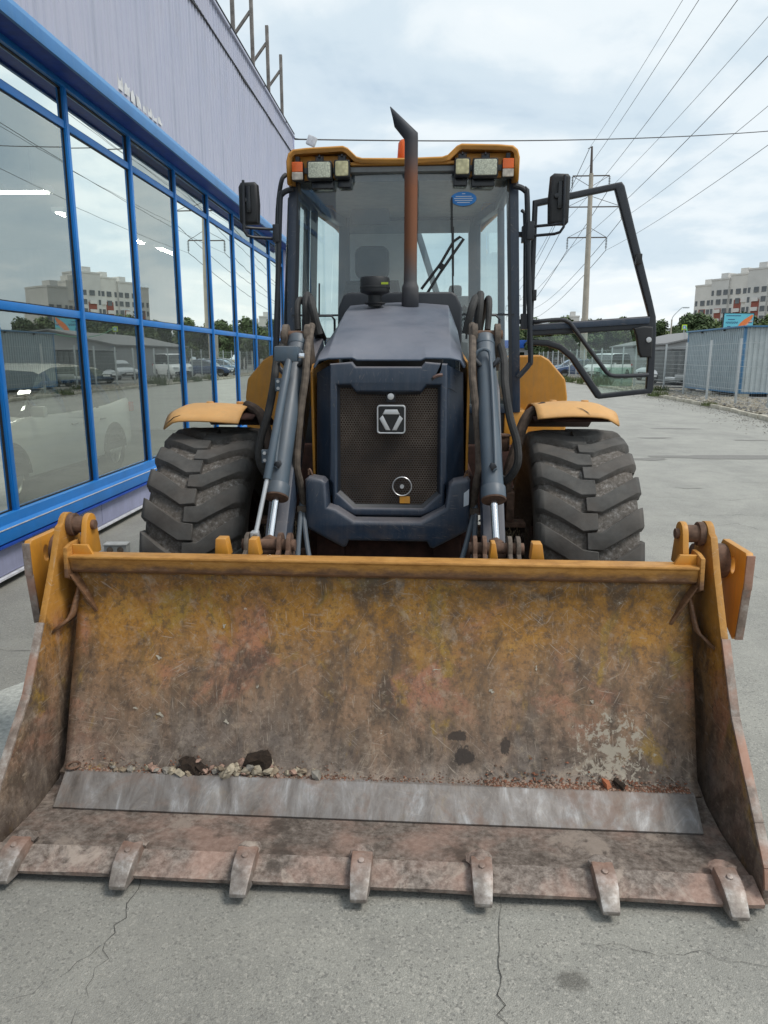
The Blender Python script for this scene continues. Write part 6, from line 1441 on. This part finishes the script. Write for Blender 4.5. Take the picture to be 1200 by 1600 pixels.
wires = [(-.25,21.35,'topmost ground wire of the power line'),(-1.75,17.6,'upper left conductor of the power line'),(1.75,17.6,'upper right conductor of the power line'),(-2.15,14.8,'middle left conductor of the power line'),(3.1,14.8,'middle right conductor of the power line'),(-1.95,12.0,'lower left conductor of the power line'),(1.8,12.0,'lowest right conductor of the power line')]
for dx, z, lab in wires:
    wire('power_line_wire', (PX+dx, PY, z), (PX+dx-SL*SPAN, PY-SPAN, z+4.4), 3.0, .014, lab+', running overhead to the right')
    wire('power_line_wire', (PX+dx, PY, z), (PX+dx+SL*SPAN, PY+SPAN, z), 2.2, .03, lab+', running off behind the pole')
wire('overhead_cable', (-2.95, 17.1, 6.42), (21.5, 38.0, 12.7), .35, .016, 'single black cable strung from the showroom corner across the road', None)

# ================================================================== STREET LAMP, CROSSING SIGN, BILLBOARD
lp_ = tag(empty('street_lamp', (29.2, 90, 0)), 'thin grey street lamp with an angled arm above the grey hall', 'street lamp')
m = MB(); m.cyl((0,0,-.1),(0,0,6.2),.13,.08,n=10); m.build('pole', M['kerb'], lp_)
m = MB(); m.tube([(0,0,6.1),(.15,0,6.6),(1.0,0,7.5),(1.25,0,7.55)], .045, 6, smooth=3); m.build('arm', M['fence'], lp_)
m = MB(); m.box((1.55,0,7.55),(.7,.25,.12)); m.build('lamp_head', M['fence'], lp_, bevel=.03)
sg = tag(empty('crossing_sign', (25.6, 75, -.1)), 'small square sign with bright yellow border on a post left of the billboard', 'road sign')
m = MB(); m.cyl((0,0,-.1),(-.0,0,5.0),.05,n=8); m.build('post', M['fence'], sg)
m = MB(); m.bx(-.24,.24,-.06,-.02,4.55,5.05); m.build('plate', simple('lime_sign_border', (.55,.75,.02), .5), sg)
m = MB(); m.bx(-.16,.16,-.075,-.0605,4.63,4.97); m.build('panel', simple('sign_blue', (.20,.35,.60), .5), sg)
m = MB(); m.add([(-.1,-.08,4.68),(.1,-.08,4.68),(0,-.08,4.92)], [(0,1,2)]); m.build('pictogram', M['skin_white'], sg)
wire('green_light_cord', (25.8, 75, 4.75), (13.3, 37.4, 3.0), .5, .03, 'bright green cord sagging from the yellow bordered sign to the cabin', None)
bpy.data.objects[-1] if False else None
gc = [o for o in bpy.data.objects if o.name.startswith('green_light_cord')][0]; gc.data.materials[0] = simple('green_cord', (.02,.30,.12), .5)
bi = tag(empty('billboard', (30.75, 75, 0), R(8)), 'turquoise advertising billboard with an orange brush stroke behind the cabin', 'billboard')
BW, B0, B1 = 1.52, 4.05, 6.0
m = MB(); m.bx(-BW,BW,-.08,.08,B0,B1); m.build('panel', simple('turquoise_print', (.13,.50,.62), .5, var=.08, sc=.8), bi)
m = MB()
for (x0, x1, z0, z1) in ((-BW-.06,BW+.06,B1,B1+.06),(-BW-.06,BW+.06,B0-.06,B0),(-BW-.06,-BW,B0,B1),(BW,BW+.06,B0,B1)): m.bx(x0,x1,-.10,.10,z0,z1)
m.build('frame', M['black'], bi)
m = MB(); m.bx(-.12,.12,-.07,.12,-.1,B0); m.build('post', M['fence'], bi)
def ribbon(pts, w_, y): 
    m = MB(); rows_ = []
    for i, (x, z) in enumerate(pts):
        a = pts[max(0,i-1)]; b = pts[min(len(pts)-1,i+1)]; d = Vector((b[0]-a[0], b[1]-a[1])).normalized(); ww = w_*math.sin(math.pi*(.12+.76*i/(len(pts)-1))); rows_.append([(x-d.y*ww, y, z+d.x*ww), (x+d.y*ww, y, z-d.x*ww)])
    m.grid(rows_); return m
ribbon([(-.4,4.15),(0,4.45),(.35,4.9),(.75,5.25),(1.15,5.55),(1.4,5.85)], .26, -.088).build('orange_brush_stroke', simple('orange_print', (.75,.20,.05), .5), bi)
ribbon([(-.2,4.1),(.2,4.35),(.6,4.8),(1.0,5.1),(1.45,5.3)], .12, -.086).build('pink_brush_stroke', simple('pink_print', (.60,.35,.30), .5), bi)
ribbon([(.25,4.1),(.7,4.4),(1.1,4.7),(1.48,4.85)], .14, -.084).build('green_brush_stroke', simple('green_print', (.25,.50,.35), .5), bi)
ink = simple('dark_blue_ink', (.02,.06,.16), .5)
m = MB(); rk2 = random.Random(3)
for k in range(11):
    x = -1.28+.115*k; m.bx(x,x+.03,-.0866,-.085,5.02,5.22); m.bx(x+.03,x+.085,-.0866,-.085,*((5.19,5.22) if k%3 else (5.10,5.13))); m.bx(x+.06,x+.085,-.0868,-.0852,*((5.02,5.12) if k%2 else (5.10,5.19)))
m.build('headline', ink, bi)
m = MB()
for k, (x, z, ww) in enumerate(((-.55,5.78,1.5),(-.75,5.42,.7),(-.95,4.75,.35),(-.9,4.6,.4),(-1.0,4.42,.5),(-.85,4.25,.8),(1.2,5.62,.4),(1.22,5.48,.36),(1.2,5.12,.4))): m.bx(x-ww/2,x+ww/2,-.0865,-.085,z-.035,z+.035)
m.build('small_print', ink, bi)
